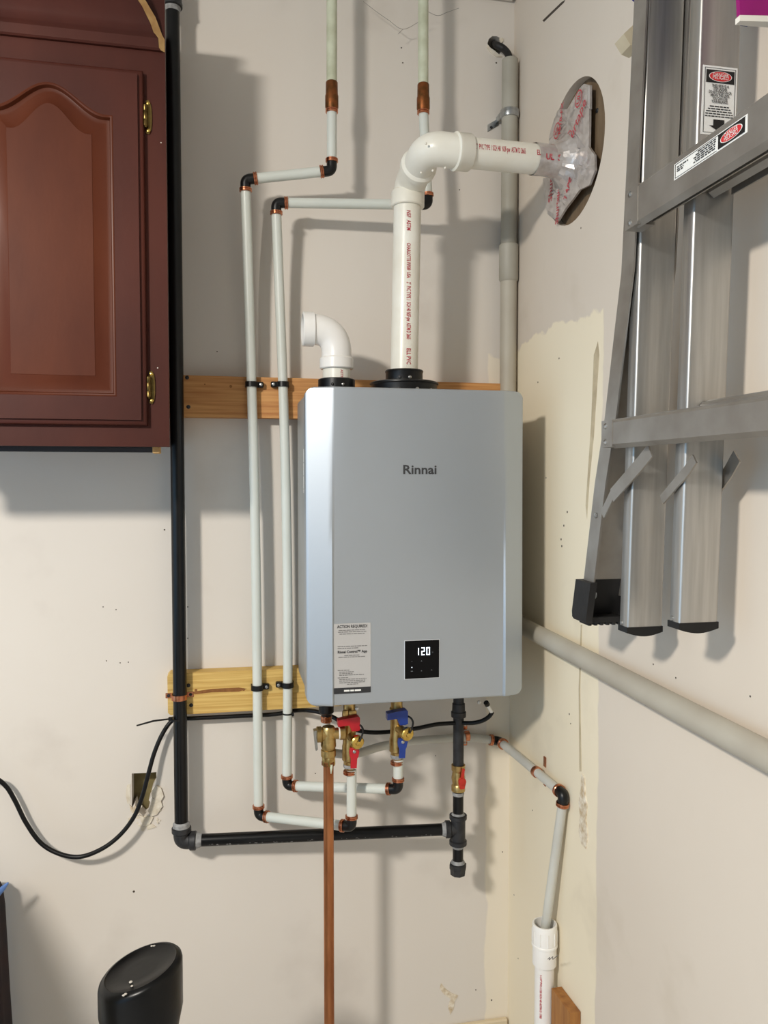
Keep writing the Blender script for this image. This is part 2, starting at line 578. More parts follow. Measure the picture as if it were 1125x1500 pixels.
# right wall with the round vent opening
VC = Vector((XW, *wr(839, 225)))
VR = 0.142
ring = [(VC.y + VR * math.cos(2 * math.pi * k / 48), VC.z + VR * math.sin(2 * math.pi * k / 48)) for k in range(48)]
wall_right = structure(plate([(YB, 0), (YW + 0.1, 0), (YW + 0.1, ZC), (YB, ZC)], [ring], lambda u, v, d: (XW + d, u, v), 0.10),
                       'wall_right', 'wall_paint_right', 'beige drywall side wall with bare cream patching in the corner', 'wall')
MB().box((XW + 0.018, VC.y - 0.16, VC.z - 0.16), (XW + 0.026, VC.y + 0.16, VC.z + 0.16)).build('opening_backer', 'plywood', wall_right)
for pts in ([(853, 1133), (857, 1140), (858, 1165), (861, 1180), (859, 1200), (862, 1225), (859, 1243), (853, 1236), (849, 1218), (851, 1195), (849, 1175), (852, 1155)],):
    MB().prism([(XW + 0.0005, *wr(*p)) for p in pts], (-0.003, 0, 0)).build('torn_paint', 'torn_paper', wall_right)
MB().prism([(XW + 0.0005, *wr(*p)) for p in [(851, 915), (853, 915), (850, 1010), (852, 1130), (849, 1130), (848, 1010)]], (-0.0012, 0, 0)).build('drywall_seam', 'seam', wall_right)
MB().prism([(XW + 0.0005, *wr(*p)) for p in [(870, 520), (876, 500), (878, 520), (870, 640), (864, 700), (860, 760), (858, 740), (866, 620)]], (-0.0008, 0, 0)).build('drywall_seam', 'seam', wall_right)
MB().prism([(XW + 0.0005, *wr(*p)) for p in [(795, 30), (823, 3), (828, 0), (826, 4), (797, 32)]], (-0.0012, 0, 0)).build('wall_crack', 'mark', wall_right)
for (px, py, s) in [(851, 334, 2), (788, 560, 2.5), (819, 525, 2.5), (834, 1046, 2.5), (836, 1060, 2), (858, 955, 2), (800, 700, 2), (957, 973, 1.8), (990, 993, 1.8), (1099, 1020, 1.8),
                    (759, 1404, 2), (753, 1311, 2), (780, 1187, 2), (822, 790, 3), (823, 800, 3), (826, 770, 3), (831, 750, 3)]:
    u, v = wr(px, py)
    r = s * 0.0010
    MB().lathe((XW + 0.0006, u, v), (-1, 0, 0), [(0, r), (0.001, r * 0.8)], 8).build('nail_hole', 'mark', wall_right)

structure(plate([(YB, 0), (YW + 0.1, 0), (YW + 0.1, ZC), (YB, ZC)], [[(-2.9, 0.02), (1.55, 0.02), (1.55, 2.2), (-2.9, 2.2)]], lambda u, v, d: (XL - d, u, v), 0.10), 'wall_left', 'wall_paint_back', 'far left garage wall with the open garage doorway', 'wall')
structure(MB().box((XL - 0.1, YB - 0.1, 0), (XW + 0.1, YB, ZC)), 'wall_rear', 'wall_paint_back', 'painted drywall behind the camera', 'wall')
structure(MB().box((XL - 0.1, YB, -0.1), (XW + 0.1, YW + 0.1, 0)), 'floor', 'concrete', 'pale grey concrete garage floor', 'floor')
structure(MB().box((XL - 0.1, YB, ZC), (XW + 0.1, YW + 0.1, ZC + 0.1)), 'ceiling', 'ceiling_paint', 'white painted garage ceiling', 'ceiling')
structure(MB().box((XL, YW - 0.014, 0), (XW - 0.004, YW, 0.112), 0.003), 'baseboard_back', 'baseboard_paint', 'cream baseboard along the foot of the back wall', 'baseboard')
structure(MB().box((XL, YW - 0.03, PY(700, 0, YW).z + 0.003), (XW - 0.004, YW, ZC), 0.006), 'trim_1', 'wall_paint_back', 'painted ledge along the top of the back wall', 'trim')

# ================================================================== CEILING LAMP (behind the camera)
lamp = thing('ceiling_lamp', (LAMP.x, LAMP.y, LAMP.z), 'round white lamp hanging from the ceiling behind the camera', 'lamp')
MB().lathe(LAMP - AIM * 0.004, -AIM, [(0, 0.145), (0.012, 0.15), (0.03, 0.12), (0.04, 0.03)]).build('housing', 'lamp_white', lamp)
MB().cyl(LAMP - AIM * 0.035, (LAMP.x, LAMP.y, ZC), 0.012).build('stem', 'lamp_white', lamp)

# ================================================================== MOUNTING BOARDS
BY = YW - 0.038
def board(name, tl, tr, bl, br, mat, label, knots, screws):
    a, b, c, d = [PY(*p, BY) for p in (tl, tr, br, bl)]
    t = thing(name, ((a.x + b.x) / 2, YW - 0.02, min(c.z, d.z)), label, 'board')
    ch = 0.006
    w = [a + Vector((0, 0, -ch)), a + Vector((ch, 0, 0)), b, c, d + Vector((ch, 0, 0)), d + Vector((0, 0, ch))]
    body = MB().prism([(p.x, BY, p.z) for p in w], (0, 0.037, 0)).build('plank', mat, t)
    for (px, py, s) in knots:
        p = PY(px, py, BY)
        MB().lathe((p.x, BY + 0.0005, p.z), (0, -1, 0), [(0, s), (0.0007, s * 0.8)], 10).build('knot', 'knot', t)
    for (px, py) in screws:
        p = PY(px, py, BY)
        MB().lathe((p.x, BY + 0.001, p.z), (0, -1, 0), [(0, 0.005), (0.002, 0.0045), (0.003, 0.002)], 10).build('screw', 'iron', t)
    return t
board('mounting_board', (250, 549), (741, 562), (250, 610), (741, 618), 'pine',
      'orange-brown pine board screwed to the wall behind the top of the heater', [(338, 566, 0.004), (300, 563, 0.002)], [(276, 596), (274, 553)])
bl = board('mounting_board', (245, 987), (500, 976.5), (246, 1048), (500, 1034), 'pine_yellow',
      'yellow pine board with rust streak behind the bottom of the heater', [(287, 1011, 0.004), (357, 1010, 0.004)], [(276, 1004), (280, 1033)])
MB().prism([PY(px, py, BY + 0.0004) for px, py in [(283, 1013), (310, 1009), (350, 1007), (362, 1009), (350, 1013), (310, 1014), (285, 1017)]], (0, -0.0008, 0)).build('rust_streak', 'knot', bl)

# ================================================================== WATER HEATER
HX0, HX1, HZ0, HZ1, HY = 0.161, 0.629, 1.0555, 1.7065, 1.577
heater = thing('water_heater', ((HX0 + HX1) / 2, 1.72, HZ0), 'silver-grey wall-hung tankless water heater with a black display', 'water heater')
MB().box((HX0 + 0.009, 1.618, HZ0 + 0.003), (HX1 - 0.009, BY - 0.001, HZ1 - 0.006), 0.006, 2).build('body', 'heater_body', heater)
# gasket gap behind the cover
MB().box((HX0 + 0.004, 1.606, HZ0 + 0.004), (HX1 - 0.004, 1.624, HZ1 - 0.004), 0.014, 2).build('gasket', 'gap_dark', heater)
def cover():
    R_ = 0.021
    SL, SR = 0.057, 0.050
    xs = [0, .0015, .004, .008, .013, .019, .026, .034, .044, SL - .005, SL - .003, SL - .001, SL + .001]
    xs = [HX0 + v for v in xs] + [HX0 + SL + (HX1 - HX0 - SL - SR) * k / 9 for k in range(1, 9)]
    xs += [HX1 - v for v in [SR + .001, SR - .001, SR - .003, SR - .005, .038, .030, .024, .018, .013, .008, .004, .0015, 0]]
    ts = [0, .0025, .006, .012, .02, .04, .08, .14, .2, .3, .4, .5, .6, .7, .8, .88, .93, .96, .98, .99, .995, .998, 1]
    def surf(x, z):
        t = max(0, min(1, (HZ1 - z) / (HZ1 - HZ0)))
        st = 0.0065 * (t * t * (3 - 2 * t)) + 0.0002
        def side(d, w):          # d = distance from outer edge
            if d >= w:
                return 0.0
            k = min(1.0, (w - d) / 0.005)
            k = k * k * (3 - 2 * k)
            return -k * st + (w - d) * 0.36
        y = HY + side(x - HX0, SL) + side(HX1 - x, SR)
        e = min(x - HX0, HX1 - x, z - HZ0, HZ1 - z)
        rr = 0.004
        if e < rr:
            y += rr - math.sqrt(max(0, rr * rr - (rr - e) ** 2))
        return y
    vs, fs = [], []
    nx, nz = len(xs), len(ts)
    for x in xs:
        d = min(x - HX0, HX1 - x)
        cut = R_ - math.sqrt(max(0, R_ * R_ - (R_ - d) ** 2)) if d < R_ else 0
        z0, z1 = HZ0 + cut, HZ1 - cut
        for t in ts:
            z = z0 + (z1 - z0) * t
            vs.append(Vector((x, surf(x, z), z)))
    for i in range(nx - 1):
        for j in range(nz - 1):
            fs.append([i * nz + j, (i + 1) * nz + j, (i + 1) * nz + j + 1, i * nz + j + 1])
    # skirt running back from the rim
    loop = [i * nz for i in range(nx)] + [(nx - 1) * nz + j for j in range(1, nz)] + [i * nz + nz - 1 for i in range(nx - 2, -1, -1)] + [j for j in range(nz - 2, 0, -1)]
    base = len(vs)
    for k in loop:
        vs.append(Vector((vs[k].x, 1.620, vs[k].z)))
    n = len(loop)
    for k in range(n):
        fs.append([loop[k], loop[(k + 1) % n], base + (k + 1) % n, base + k])
    return MB().add(vs, fs)
cov = cover().build('front_cover', 'heater_silver', heater, smooth=28)
# bottom plate, bolts
MB().box((HX0 + 0.02, 1.60, HZ0 - 0.006), (HX1 - 0.03, BY - 0.01, HZ0 + 0.004), 0.002).build('bottom_plate', 'heater_silver', heater)
for px, py in [(523, 1038), (702, 1029), (516, 570)]:
    p = PY(px, py, 1.598)
    MB().lathe((p.x, 1.6, min(p.z, HZ0 - 0.001)), (0, -1, 0), [(0, 0.004), (0.003, 0.004), (0.004, 0.002)], 10).build('screw', 'screw', heater)
# logo, sticker, control panel on the cover
FY = HY - 0.0006
U, W = Vector((1, 0, 0)), Vector((0, 0, 1))
p = PY(615, 688.5, FY)
flat_text('brand_logo', 'Rinnai', 0.026, 'logo_ink', heater, p, U, W, 'CENTER', bold=0.0006, width=0.071)
sa = PY(489, 914, FY); sb = PY(542, 1014, FY)
sx0, sx1, sz1, sz0 = sa.x, PY(543, 960, FY).x, PY(489, 914, FY).z, PY(489, 1017, FY).z
sw, sh_ = sx1 - sx0, sz1 - sz0
st = MB().box((sx0, FY - 0.0002, sz0), (sx1, HY + 0.001, sz1)).build('action_sticker', 'label_grey', heater)
tag(st, 'pale grey instruction sticker')
SY = FY - 0.0006
def sp(u, v):
    return Vector((sx0 + u * sw, SY, sz1 - v * sh_))
flat_text('sticker_heading', 'ACTION REQUIRED!', 0.0085, 'ink', st, sp(0.5, 0.045), U, W, 'CENTER', bold=0.0002, width=sw * 0.82)
flat_text('sticker_heading', 'Rinnai Control™ App', 0.0075, 'ink', st, sp(0.5, 0.405), U, W, 'CENTER', bold=0.00025, width=sw * 0.80)
mbt = MB()
for (v, u0, u1) in [(0.095, .13, .86), (0.120, .11, .88), (0.148, .15, .85), (0.325, .10, .90), (0.352, .10, .66), (0.455, .28, .70), (0.478, .12, .87),
                    (0.665, .10, .42), (0.690, .14, .56), (0.712, .14, .50), (0.735, .14, .84), (0.770, .10, .38), (0.795, .14, .88), (0.818, .14, .86), (0.842, .14, .85), (0.868, .35, .66)]:
    u = u0
    rnd = random.Random(int(v * 1000))
    while u < u1 - 0.02:
        L_ = min(rnd.uniform(0.04, 0.12), u1 - u)
        a = sp(u, v - 0.0055); b = sp(u + L_, v + 0.0055)
        mbt.add([(a.x, SY, a.z), (b.x, SY, a.z), (b.x, SY, b.z), (a.x, SY, b.z)], [[0, 3, 2, 1]])
        u += L_ + 0.014
tag(mbt.build('fine_print', 'ink_soft', st, fix=False), kind='stuff')
a = sp(0, 0.915); b = sp(1, 1.0)
MB().box((a.x, SY, a.z), (b.x, HY, b.z)).build('sticker_footer', 'ink', st)
mbt = MB()
for u0, u1 in ((.27, .42), (.44, .54), (.56, .73)):
    a = sp(u0, 0.945); b = sp(u1, 0.970)
    mbt.add([(a.x, SY - .0004, a.z), (b.x, SY - .0004, a.z), (b.x, SY - .0004, b.z), (a.x, SY - .0004, b.z)], [[0, 3, 2, 1]])
mbt.build('footer_print', 'label_white', st, fix=False)
ca = PY(593, 939, FY); cb = PY(643, 992, FY)
cw, chh = cb.x - ca.x, ca.z - cb.z
def cp(u, v, y=FY - 0.0018):
    return Vector((ca.x + u * cw, y, ca.z - v * chh))
cpn = MB().box((ca.x - 0.0012, FY - 0.0008, cb.z - 0.0012), (cb.x + 0.0012, HY + 0.002, ca.z + 0.0012), 0.0004).build('control_panel', 'panel_rim', heater)
gl = MB().box((ca.x, FY - 0.0016, cb.z), (cb.x, HY + 0.001, ca.z), 0.0005).build('panel_glass', 'glass_black', cpn)
SEG = {'1': 'bc', '2': 'abged', '0': 'abcdef'}
for k, ch in enumerate('120'):
    x0 = [0.355, 0.475, 0.625][k]
    wd, hh, tk = 0.100, 0.205, 0.024
    zt = 0.185
    mbt = MB()
    for s in SEG[ch]:
        q = {'a': (0, 0, wd, tk), 'g': (0, hh / 2 - tk / 2, wd, hh / 2 + tk / 2), 'd': (0, hh - tk, wd, hh), 'f': (0, 0.008, tk, hh / 2 - 0.004),
             'b': (wd - tk, 0.008, wd, hh / 2 - 0.004), 'e': (0, hh / 2 + 0.004, tk, hh - 0.008), 'c': (wd - tk, hh / 2 + 0.004, wd, hh - 0.008)}[s]
        sh = 0.0
        if ch == '1':
            sh = -0.05
        a = cp(x0 + q[0] + sh, zt + q[1]); b = cp(x0 + q[2] + sh, zt + q[3])
        mbt.box((a.x, a.y, a.z), (b.x, a.y + 0.0006, b.z))
    mbt.build('display_digit', 'digit', cpn)
flat_text('display_unit', '°F', 0.004, 'icon_dim', cpn, cp(0.80, 0.33), U, W, 'CENTER')
c = cp(0.20, 0.70)
MB().lathe(c + Vector((0, 0.0006, 0)), (0, -1, 0), [(0, 0.0012), (0.0006, 0.0011)], 10).build('status_light', 'icon_glow', cpn)
for u, v, s in [(0.20, 0.54, 0.0011), (0.48, 0.54, 0.0016), (0.48, 0.80, 0.0016), (0.78, 0.79, 0.0016)]:
    c = cp(u, v)
    MB().add([c + Vector((-s, 0, -s * .5)), c + Vector((s, 0, -s * .5)), c + Vector((0, 0, s * .7))], [[0, 1, 2]]).build('touch_icon', 'icon_dim', cpn, fix=False)
c = cp(0.20, 0.80)
MB().box(c + Vector((-.0022, 0, -.0006)), c + Vector((.0022, .0006, .0006))).build('touch_icon', 'icon_dim', cpn)
# white rating label on the heater's side
sx = HX0 + 0.0085
a = PX(437.5, 662, sx); b = PX(441, 720, sx)
lab = MB().box((sx - 0.0006, 1.66, 1.49), (sx + 0.001, 1.71, 1.585)).build('rating_label', 'label_white', heater)
mbt = MB()
for k in range(9):
    mbt.box((sx - 0.0010, 1.668, 1.497 + k * 0.0095), (sx, 1.700 - (k % 3) * 0.006, 1.500 + k * 0.0095))
mbt.build('fine_print', 'ink_soft', lab)['kind'] = 'stuff'
# vent collars on top
VX = PY(493, 540, 1.70).x
EX = PY(592, 540, 1.69).x
col1 = MB().lathe((VX, 1.70, HZ1 - 0.008), (0, 0, 1), [(0, 0.040), (0.036, 0.040), (0.038, 0.037), (0.038, 0.031)], 36).build('intake_collar', 'black_plastic', heater)
for dx in (-0.014, 0.008):
    a = Vector((VX + dx, 1.70 - math.sqrt(0.04 ** 2 - dx * dx), HZ1 + 0.015))
    MB().lathe(a, (dx, -0.04, 0), [(-0.001, 0.0035), (0.002, 0.003), (0.003, 0.0015)], 10).build('collar_screw', 'screw' if dx > 0 else 'black_plastic', col1)
col2 = MB().lathe((EX, 1.69, HZ1 - 0.008), (0, 0, 1), [(0, 0.070), (0.026, 0.073), (0.028, 0.0755), (0.031, 0.0755), (0.033, 0.071), (0.033, 0.041), (0.053, 0.0405), (0.056, 0.042), (0.059, 0.041), (0.060, 0.031)], 44).build('exhaust_collar', 'black_plastic', heater)
for dx, dz, r in ((0.012, 0.012, 0.072), (-0.026, 0.012, 0.072), (0.003, 0.040, 0.041), (-0.018, 0.040, 0.041), (0.045, 0.012, 0.072)):
    a = Vector((EX + dx, 1.69 - math.sqrt(r * r - dx * dx), HZ1 - 0.008 + dz))
    MB().lathe(a, (dx, -r, 0), [(-0.001, 0.004), (0.0025, 0.0035), (0.0035, 0.0015)], 10).build('collar_screw', 'screw' if dx > 0 else 'iron', col2)

# ================================================================== INTAKE ELBOW
itk = thing('intake_elbow', (VX, 1.70, HZ1), 'short white pipe elbow opening to the left on the heater top', 'pipe elbow')
zs = HZ1 + 0.028
MB().cyl((VX, 1.70, zs), (VX, 1.70, zs + 0.045), 0.0301, 32).build('pipe_stub', 'pvc', itk)
stub_top = PY(495, 533, 1.70).z
op = PY(443, 482, 1.70)
hubz = PY(495, 541, 1.70).z
MB().lathe((VX, 1.70, hubz), (0, 0, 1), [(0, 0.0345), (0.002, 0.0365), (0.022, 0.0365), (0.026, 0.0325)], 36).build('elbow_hub', 'pvc_white', itk)
body_pts = [Vector((VX, 1.70, hubz + 0.02)), Vector((VX, 1.70, hubz + 0.03))] + bend((VX, 1.70, hubz + 0.03), (VX, 1.70, op.z), (op.x + 0.022, 1.70, op.z), 0.056, 14, 0.97) + [Vector((op.x + 0.022, 1.70, op.z))]
MB().tube(body_pts, 0.0325, 32).build('elbow_body', 'pvc_white', itk)
MB().lathe((op.x + 0.026, 1.70, op.z), (-1, 0, 0), [(0, 0.0325), (0.002, 0.0365), (0.0245, 0.0365), (0.026, 0.0350), (0.026, 0.0312), (0.004, 0.0300), (0.004, 0.001)], 36).build('elbow_mouth', 'pvc_white', itk)

def wrap_text(name, s, size, mat, parent, a, axis, facing, r, bold=0.0, flip=1, width=None):
    """print lettering along a pipe: text x runs along axis from a, y wraps round the pipe centred on facing"""
    vs, fs = text_geo(s, size, 'LEFT', bold, width)
    a, axis = Vector(a), Vector(axis).normalized()
    n = Vector(facing); n = (n - axis * n.dot(axis)).normalized()
    t = n.cross(axis).normalized() * flip
    rr = r + 0.0005
    out = []
    for v in vs:
        w = v.y / r
        out.append(a + axis * v.x + (n * math.cos(w) + t * math.sin(w)) * rr)
    return MB().add(out, fs).build(name, mat, parent, fix=False)
wrap_text('red_print', 'ASTM', 0.008, 'red_print', itk, (VX + 0.002, 1.70, hubz - 0.004), (0, 0, -1), (0.15, -1, 0), 0.0301)

# ================================================================== EXHAUST FLUE
flue = thing('exhaust_flue', (EX, 1.69, HZ1), 'white plastic exhaust flue rising from heater and bending into the right wall', 'flue pipe')
PR = 0.0301
A = Vector((EX, 1.69, HZ1 + 0.045))
top = PY(597, 298, 1.69)
vp = MB().cyl(A, top, PR, 40).build('vertical_pipe', 'pvc', flue)
Cn1 = PY(601, 268, 1.685)
Cn2 = PY(627, 216, 1.56)
Dn = PY(678, 223, 1.553)
Een = PX(843, 239, XW + 0.02)
ux = (Een - Dn).normalized()
# lower fitting: hub + body leaning towards the room
ax0 = (top - A).normalized()
MB().lathe(PY(597, 304, 1.69), ax0, [(0, 0.0345), (0.002, 0.0365), (0.030, 0.0365), (0.035, 0.033)], 40).build('elbow_hub', 'pvc', flue)
low = [top, PY(597.5, 286, 1.69)] + bend(top, Cn1, Cn2, 0.05, 10)
mid = Cn1.lerp(Cn2, 0.50)
MB().tube(low + [mid], 0.0335, 36).build('lower_elbow', 'pvc', flue)
# upper fitting
upp = [Cn1.lerp(Cn2, 0.48)] + bend(Cn1, Cn2, Dn, 0.055, 14) + [Dn - ux * 0.012, Dn]
MB().tube(upp, 0.0333, 36).build('upper_elbow', 'pvc', flue)
dm = (Cn2 - Cn1).normalized()
MB().lathe(mid - dm * 0.010, dm, [(0, 0.0335), (0.001, 0.0385), (0.012, 0.0385), (0.014, 0.0370), (0.018, 0.0335)], 40).build('elbow_hub', 'pvc', flue)
MB().lathe(Dn - ux * 0.02, ux, [(0, 0.033), (0.002, 0.0372), (0.007, 0.0372), (0.009, 0.0362), (0.032, 0.0362), (0.034, 0.035), (0.034, 0.0302)], 40).build('elbow_hub', 'pvc', flue)
hp = MB().cyl(Dn, Een, PR, 40).build('horizontal_pipe', 'pvc', flue)
for px, py in [(624, 210), (617, 253), (634, 250), (652, 246)]:
    pp = PY(px, py, 1.527)
    MB().ball(pp, 0.0025, 8, 6).build('mould_nub', 'pvc', flue)
# red print
zA = PY(600, 306, 1.66)
def vprint(s, py, size, width):
    z = PY(600, py, 1.66).z
    wrap_text('red_print', s, size, 'red_print', vp, Vector((EX, 1.69, z)) + (top - A).normalized().cross(Vector((0, 0, 0))), (0, 0, -1), (0.08, -1, 0), PR + 0.0004, bold=0.0002, width=width)
vprint('NSF  ASTM', 308, 0.0135, 0.042)
vprint('CHARLOTTE PIPE®  USA', 356, 0.0120, 0.074)
vprint('2"  PVC TYPE 1  SCH 40 NSF-pw  ASTM D 2665', 413, 0.0135, 0.122)
vprint('ELL PVC', 510, 0.0135, 0.034)
def hprint(s, px, size, width):
    q = PY(px, 222, 1.52)
    t = (q.x - Dn.x) / ux.x
    wrap_text('red_print', s, size, 'red_print', hp, Dn + ux * t, ux, (-0.2, -1, 0.02), PR, bold=0.0002, width=width)
hprint('2"  PVC TYPE 1 SCH 40  NSF-pw  ASTM D 2665', 695, 0.0150, 0.112)
hprint('ELL PVC', 790, 0.0150, 0.034)

# ================================================================== FOIL-TAPED WALL OPENING
foil = thing('foil_tape_cover', (XW, VC.y, VC.z - VR), 'crinkled silver foil tape sealing the flue into a round wall opening', 'foil tape')
def z3(pts, x):
    out = []
    for (a, b) in pts:
        q = PX(680 + a / 4.0, b / 4.0, XW)
        out.append(Vector((x, q.y, q.z)))
    return out
pieces = [[(555, 645), (575, 640), (610, 640), (690, 505), (738, 500), (738, 700), (735, 880), (690, 870), (600, 850), (500, 850), (505, 790), (530, 700)],
          [(738, 860), (772, 908), (776, 1000), (742, 1085), (690, 1112), (660, 1060), (640, 950), (690, 870)],
          [(474, 1045), (560, 1040), (660, 1050), (692, 1110), (640, 1180), (605, 1225), (560, 1298), (500, 1255), (485, 1180)],
          [(680, 520), (705, 492), (742, 500), (742, 640), (680, 640)]]
for i, pc in enumerate(pieces):
    pts = z3(pc, XW - 0.0005 - 0.0015 * (i % 3))
    c = sum(pts, Vector()) / len(pts)
    # crinkled sheet: rings of the outline shrunk to the middle with small height jitter
    loops = []
    rnd = random.Random(20 + i)
    nn = len(pts)
    dense = []
    for k in range(nn):
        for s in range(3):
            dense.append(pts[k].lerp(pts[(k + 1) % nn], s / 3))
    base = [p + Vector((0.0004 + 0.0015 * (i % 3), 0, 0)) for p in dense]
    loops.append([p + Vector((0.003, 0, 0)) for p in dense])
    for f in (1.0, 0.8, 0.58, 0.36, 0.15):
        loops.append([c.lerp(p, f) + Vector((-0.001 - rnd.random() * 0.004 * (1 if f < 1 else 0.3), 0, 0)) for p in dense])
    MB().loft(loops, cap1=True).build('foil_piece', 'foil', foil, smooth=12)
# sleeve round the pipe, flaring onto the wall
s0 = (PY(801, 236, 1.50).x - Dn.x) / ux.x
L_ = (Een - Dn).length - 0.02
rnd = random.Random(5)
loops = []
for k in range(9):
    t = s0 + (L_ - s0) * k / 8
    r0 = PR + 0.0012 + (0.0 if k < 5 else 0.030 * ((k - 4) / 4) ** 2)
    lp = []
    e = ux.cross(Vector((0, 0, 1))).normalized(); g = ux.cross(e)
    for j in range(40):
        w = 2 * math.pi * j / 40
        rr = r0 + rnd.random() * (0.0012 if k < 5 else 0.004)
        lp.append(Dn + ux * t + (e * math.cos(w) + g * math.sin(w)) * rr)
    loops.append(lp)
MB().loft(loops).build('foil_sleeve', 'foil', foil, smooth=12)
def wall_print(s, zx, zy, ang, size):
    o = z3([(zx, zy)], XW - 0.0075)[0]
    ca_, sa_ = math.cos(ang), math.sin(ang)
    u = Vector((0, -ca_, sa_)); w = Vector((0, sa_, ca_))
    flat_text('red_print', s, size, 'red_print', foil, o, u, w, 'CENTER', bold=0.0005)
wall_print('Shurtape', 672, 735, 0.62, 0.030)
wall_print('181B-FX', 585, 700, 1.3, 0.018)
wall_print('UL', 690, 580, 1.2, 0.018)
wall_print('UL', 562, 768, 0.3, 0.018)
wall_print('UL', 635, 808, 0.4, 0.015)
wall_print('Shurtape', 565, 1205, 1.5, 0.022)
wall_print('TAPE', 625, 1110, 0.9, 0.020)
wall_print('Shur', 525, 1115, 1.5, 0.028)
def ring_print(zx, zy, r):
    o = z3([(zx, zy)], XW - 0.0076)[0]
    vs, fs = [], []
    for k in range(20):
        w = 2 * math.pi * k / 20
        for q in (r, r * 0.82):
            vs.append(o + Vector((0, math.cos(w) * q, math.sin(w) * q)))
    for k in range(20):
        a = 2 * k; b = 2 * ((k + 1) % 20)
        fs.append([a, a + 1, b + 1, b])
    MB().add(vs, fs).build('red_ring', 'red_print', foil, fix=False)
for zx, zy, r in ((690, 580, 0.017), (562, 768, 0.017), (635, 808, 0.014)):
    ring_print(zx, zy, r)
wrap_text('red_print', 'UL  Shurtape', 0.016, 'red_print', foil, Dn + ux * (s0 + 0.012), ux, (-0.2, -1, -0.2), PR + 0.0022, bold=0.0005)
for px, py in [(875, 162)]:
    q = PX(px, py, XW + 0.018)
    MB().lathe(q, (-1, 0, 0), [(0, 0.005), (0.002, 0.004)], 10).build('screw', 'iron', foil)

# ================================================================== PLUMBING HELPERS
PXR = 0.0112
def ring_at(root, p, d, r=0.0142, w=0.0085):
    d = Vector(d).normalized()
    return MB().lathe(Vector(p) - d * w / 2, d, [(0, r - 0.001), (0.001, r), (w * .36, r), (w * .45, r - .0012), (w * .55, r - .0012), (w * .64, r), (w - .001, r), (w, r - .001)], 20).build('crimp_ring', 'copper', root)

def pex_run(root, nodes, mat='pex', r=PXR, via=None):
    """tube pieces between corner nodes, black elbows at the inner nodes, copper rings either side"""
    n = len(nodes)
    ang = [None] * n
    for i in range(n - 1):
        a, b = Vector(nodes[i]), Vector(nodes[i + 1])
        d = (b - a).normalized()
        s = 0.016 if i > 0 else 0.0
        e = 0.016 if i < n - 2 else 0.0
        p0, p1 = a + d * s, b - d * e
        pts = smooth_path([p0] + via[i] + [p1], 8) if via and i in via else [p0, p1]
        MB().tube(pts, r, 20).build('tube_section', mat, root)
        if i > 0:
            ring_at(root, a + d * 0.0225, d)
        if i < n - 2:
            ring_at(root, b - d * 0.0225, d)
    for i in range(1, n - 1):
        a, c, b = [Vector(q) for q in (nodes[i - 1], nodes[i], nodes[i + 1])]
        u = (a - c).normalized(); w = (b - c).normalized()
        pts = [c + u * 0.019] + bend(c + u * 0.03, c, c + w * 0.03, 0.012, 8) + [c + w * 0.019]
        MB().tube(pts, 0.0116, 18).build('elbow', 'poly_black', root)

# ================================================================== HOT AND COLD LINES
def supply(label, topx, py_top, nodes, via):
    """painted riser, old copper coupling, then the plastic run"""
    t = thing('water_line', nodes[-1], label, 'water pipe')
    c = Vector(nodes[0])
    tp = PY(topx, -60, c.y); jz = PY(topx, py_top, c.y)
    up = (tp - jz).normalized()
    MB().cyl(jz + up * 0.004, tp, 0.0118, 20).build('painted_riser', 'painted_pipe', t)
    MB().lathe(jz - up * 0.062, up, [(0, 0.0125), (0.008, 0.0132), (0.012, 0.0150), (0.036, 0.0150), (0.040, 0.0138), (0.066, 0.0134), (0.068, 0.012)], 20).build('coupling', 'copper_old', t)
    ring_at(t, jz - up * 0.058, up)
    pex_run(t, [jz - up * 0.05] + nodes[1:], via={2: via})
    return t
l1a = PY(486, 122, 1.785)
hot_nodes = [l1a, PY(486, 250, 1.785), PY(359.5, 263, 1.805), PY(379, 1195, 1.845), PY(515, 1211, 1.70), PY(515, 1128, 1.70)]
cold_nodes = [PY(622, 125, 1.785), PY(627, 300, 1.785), PY(404.5, 297, 1.812), PY(420.5, 1151, 1.845), PY(583, 1156, 1.70), PY(583.5, 1112, 1.70)]
hot = supply('white plastic water line ending at the red-handled valve, farther left riser', 486, 124, hot_nodes, [PY(363.5, 400, 1.832), PY(368.5, 563, 1.8475), PY(372.3, 700, 1.8475), PY(375.5, 870, 1.8475), PY(377, 1007, 1.8475)])
cold = supply('white plastic water line ending at the blue-handled valve, with riser behind flue', 620, 127, cold_nodes, [PY(409, 420, 1.835), PY(414.5, 563, 1.8475), PY(418.5, 700, 1.8475), PY(421.3, 870, 1.8475), PY(421.5, 1003, 1.8475)])

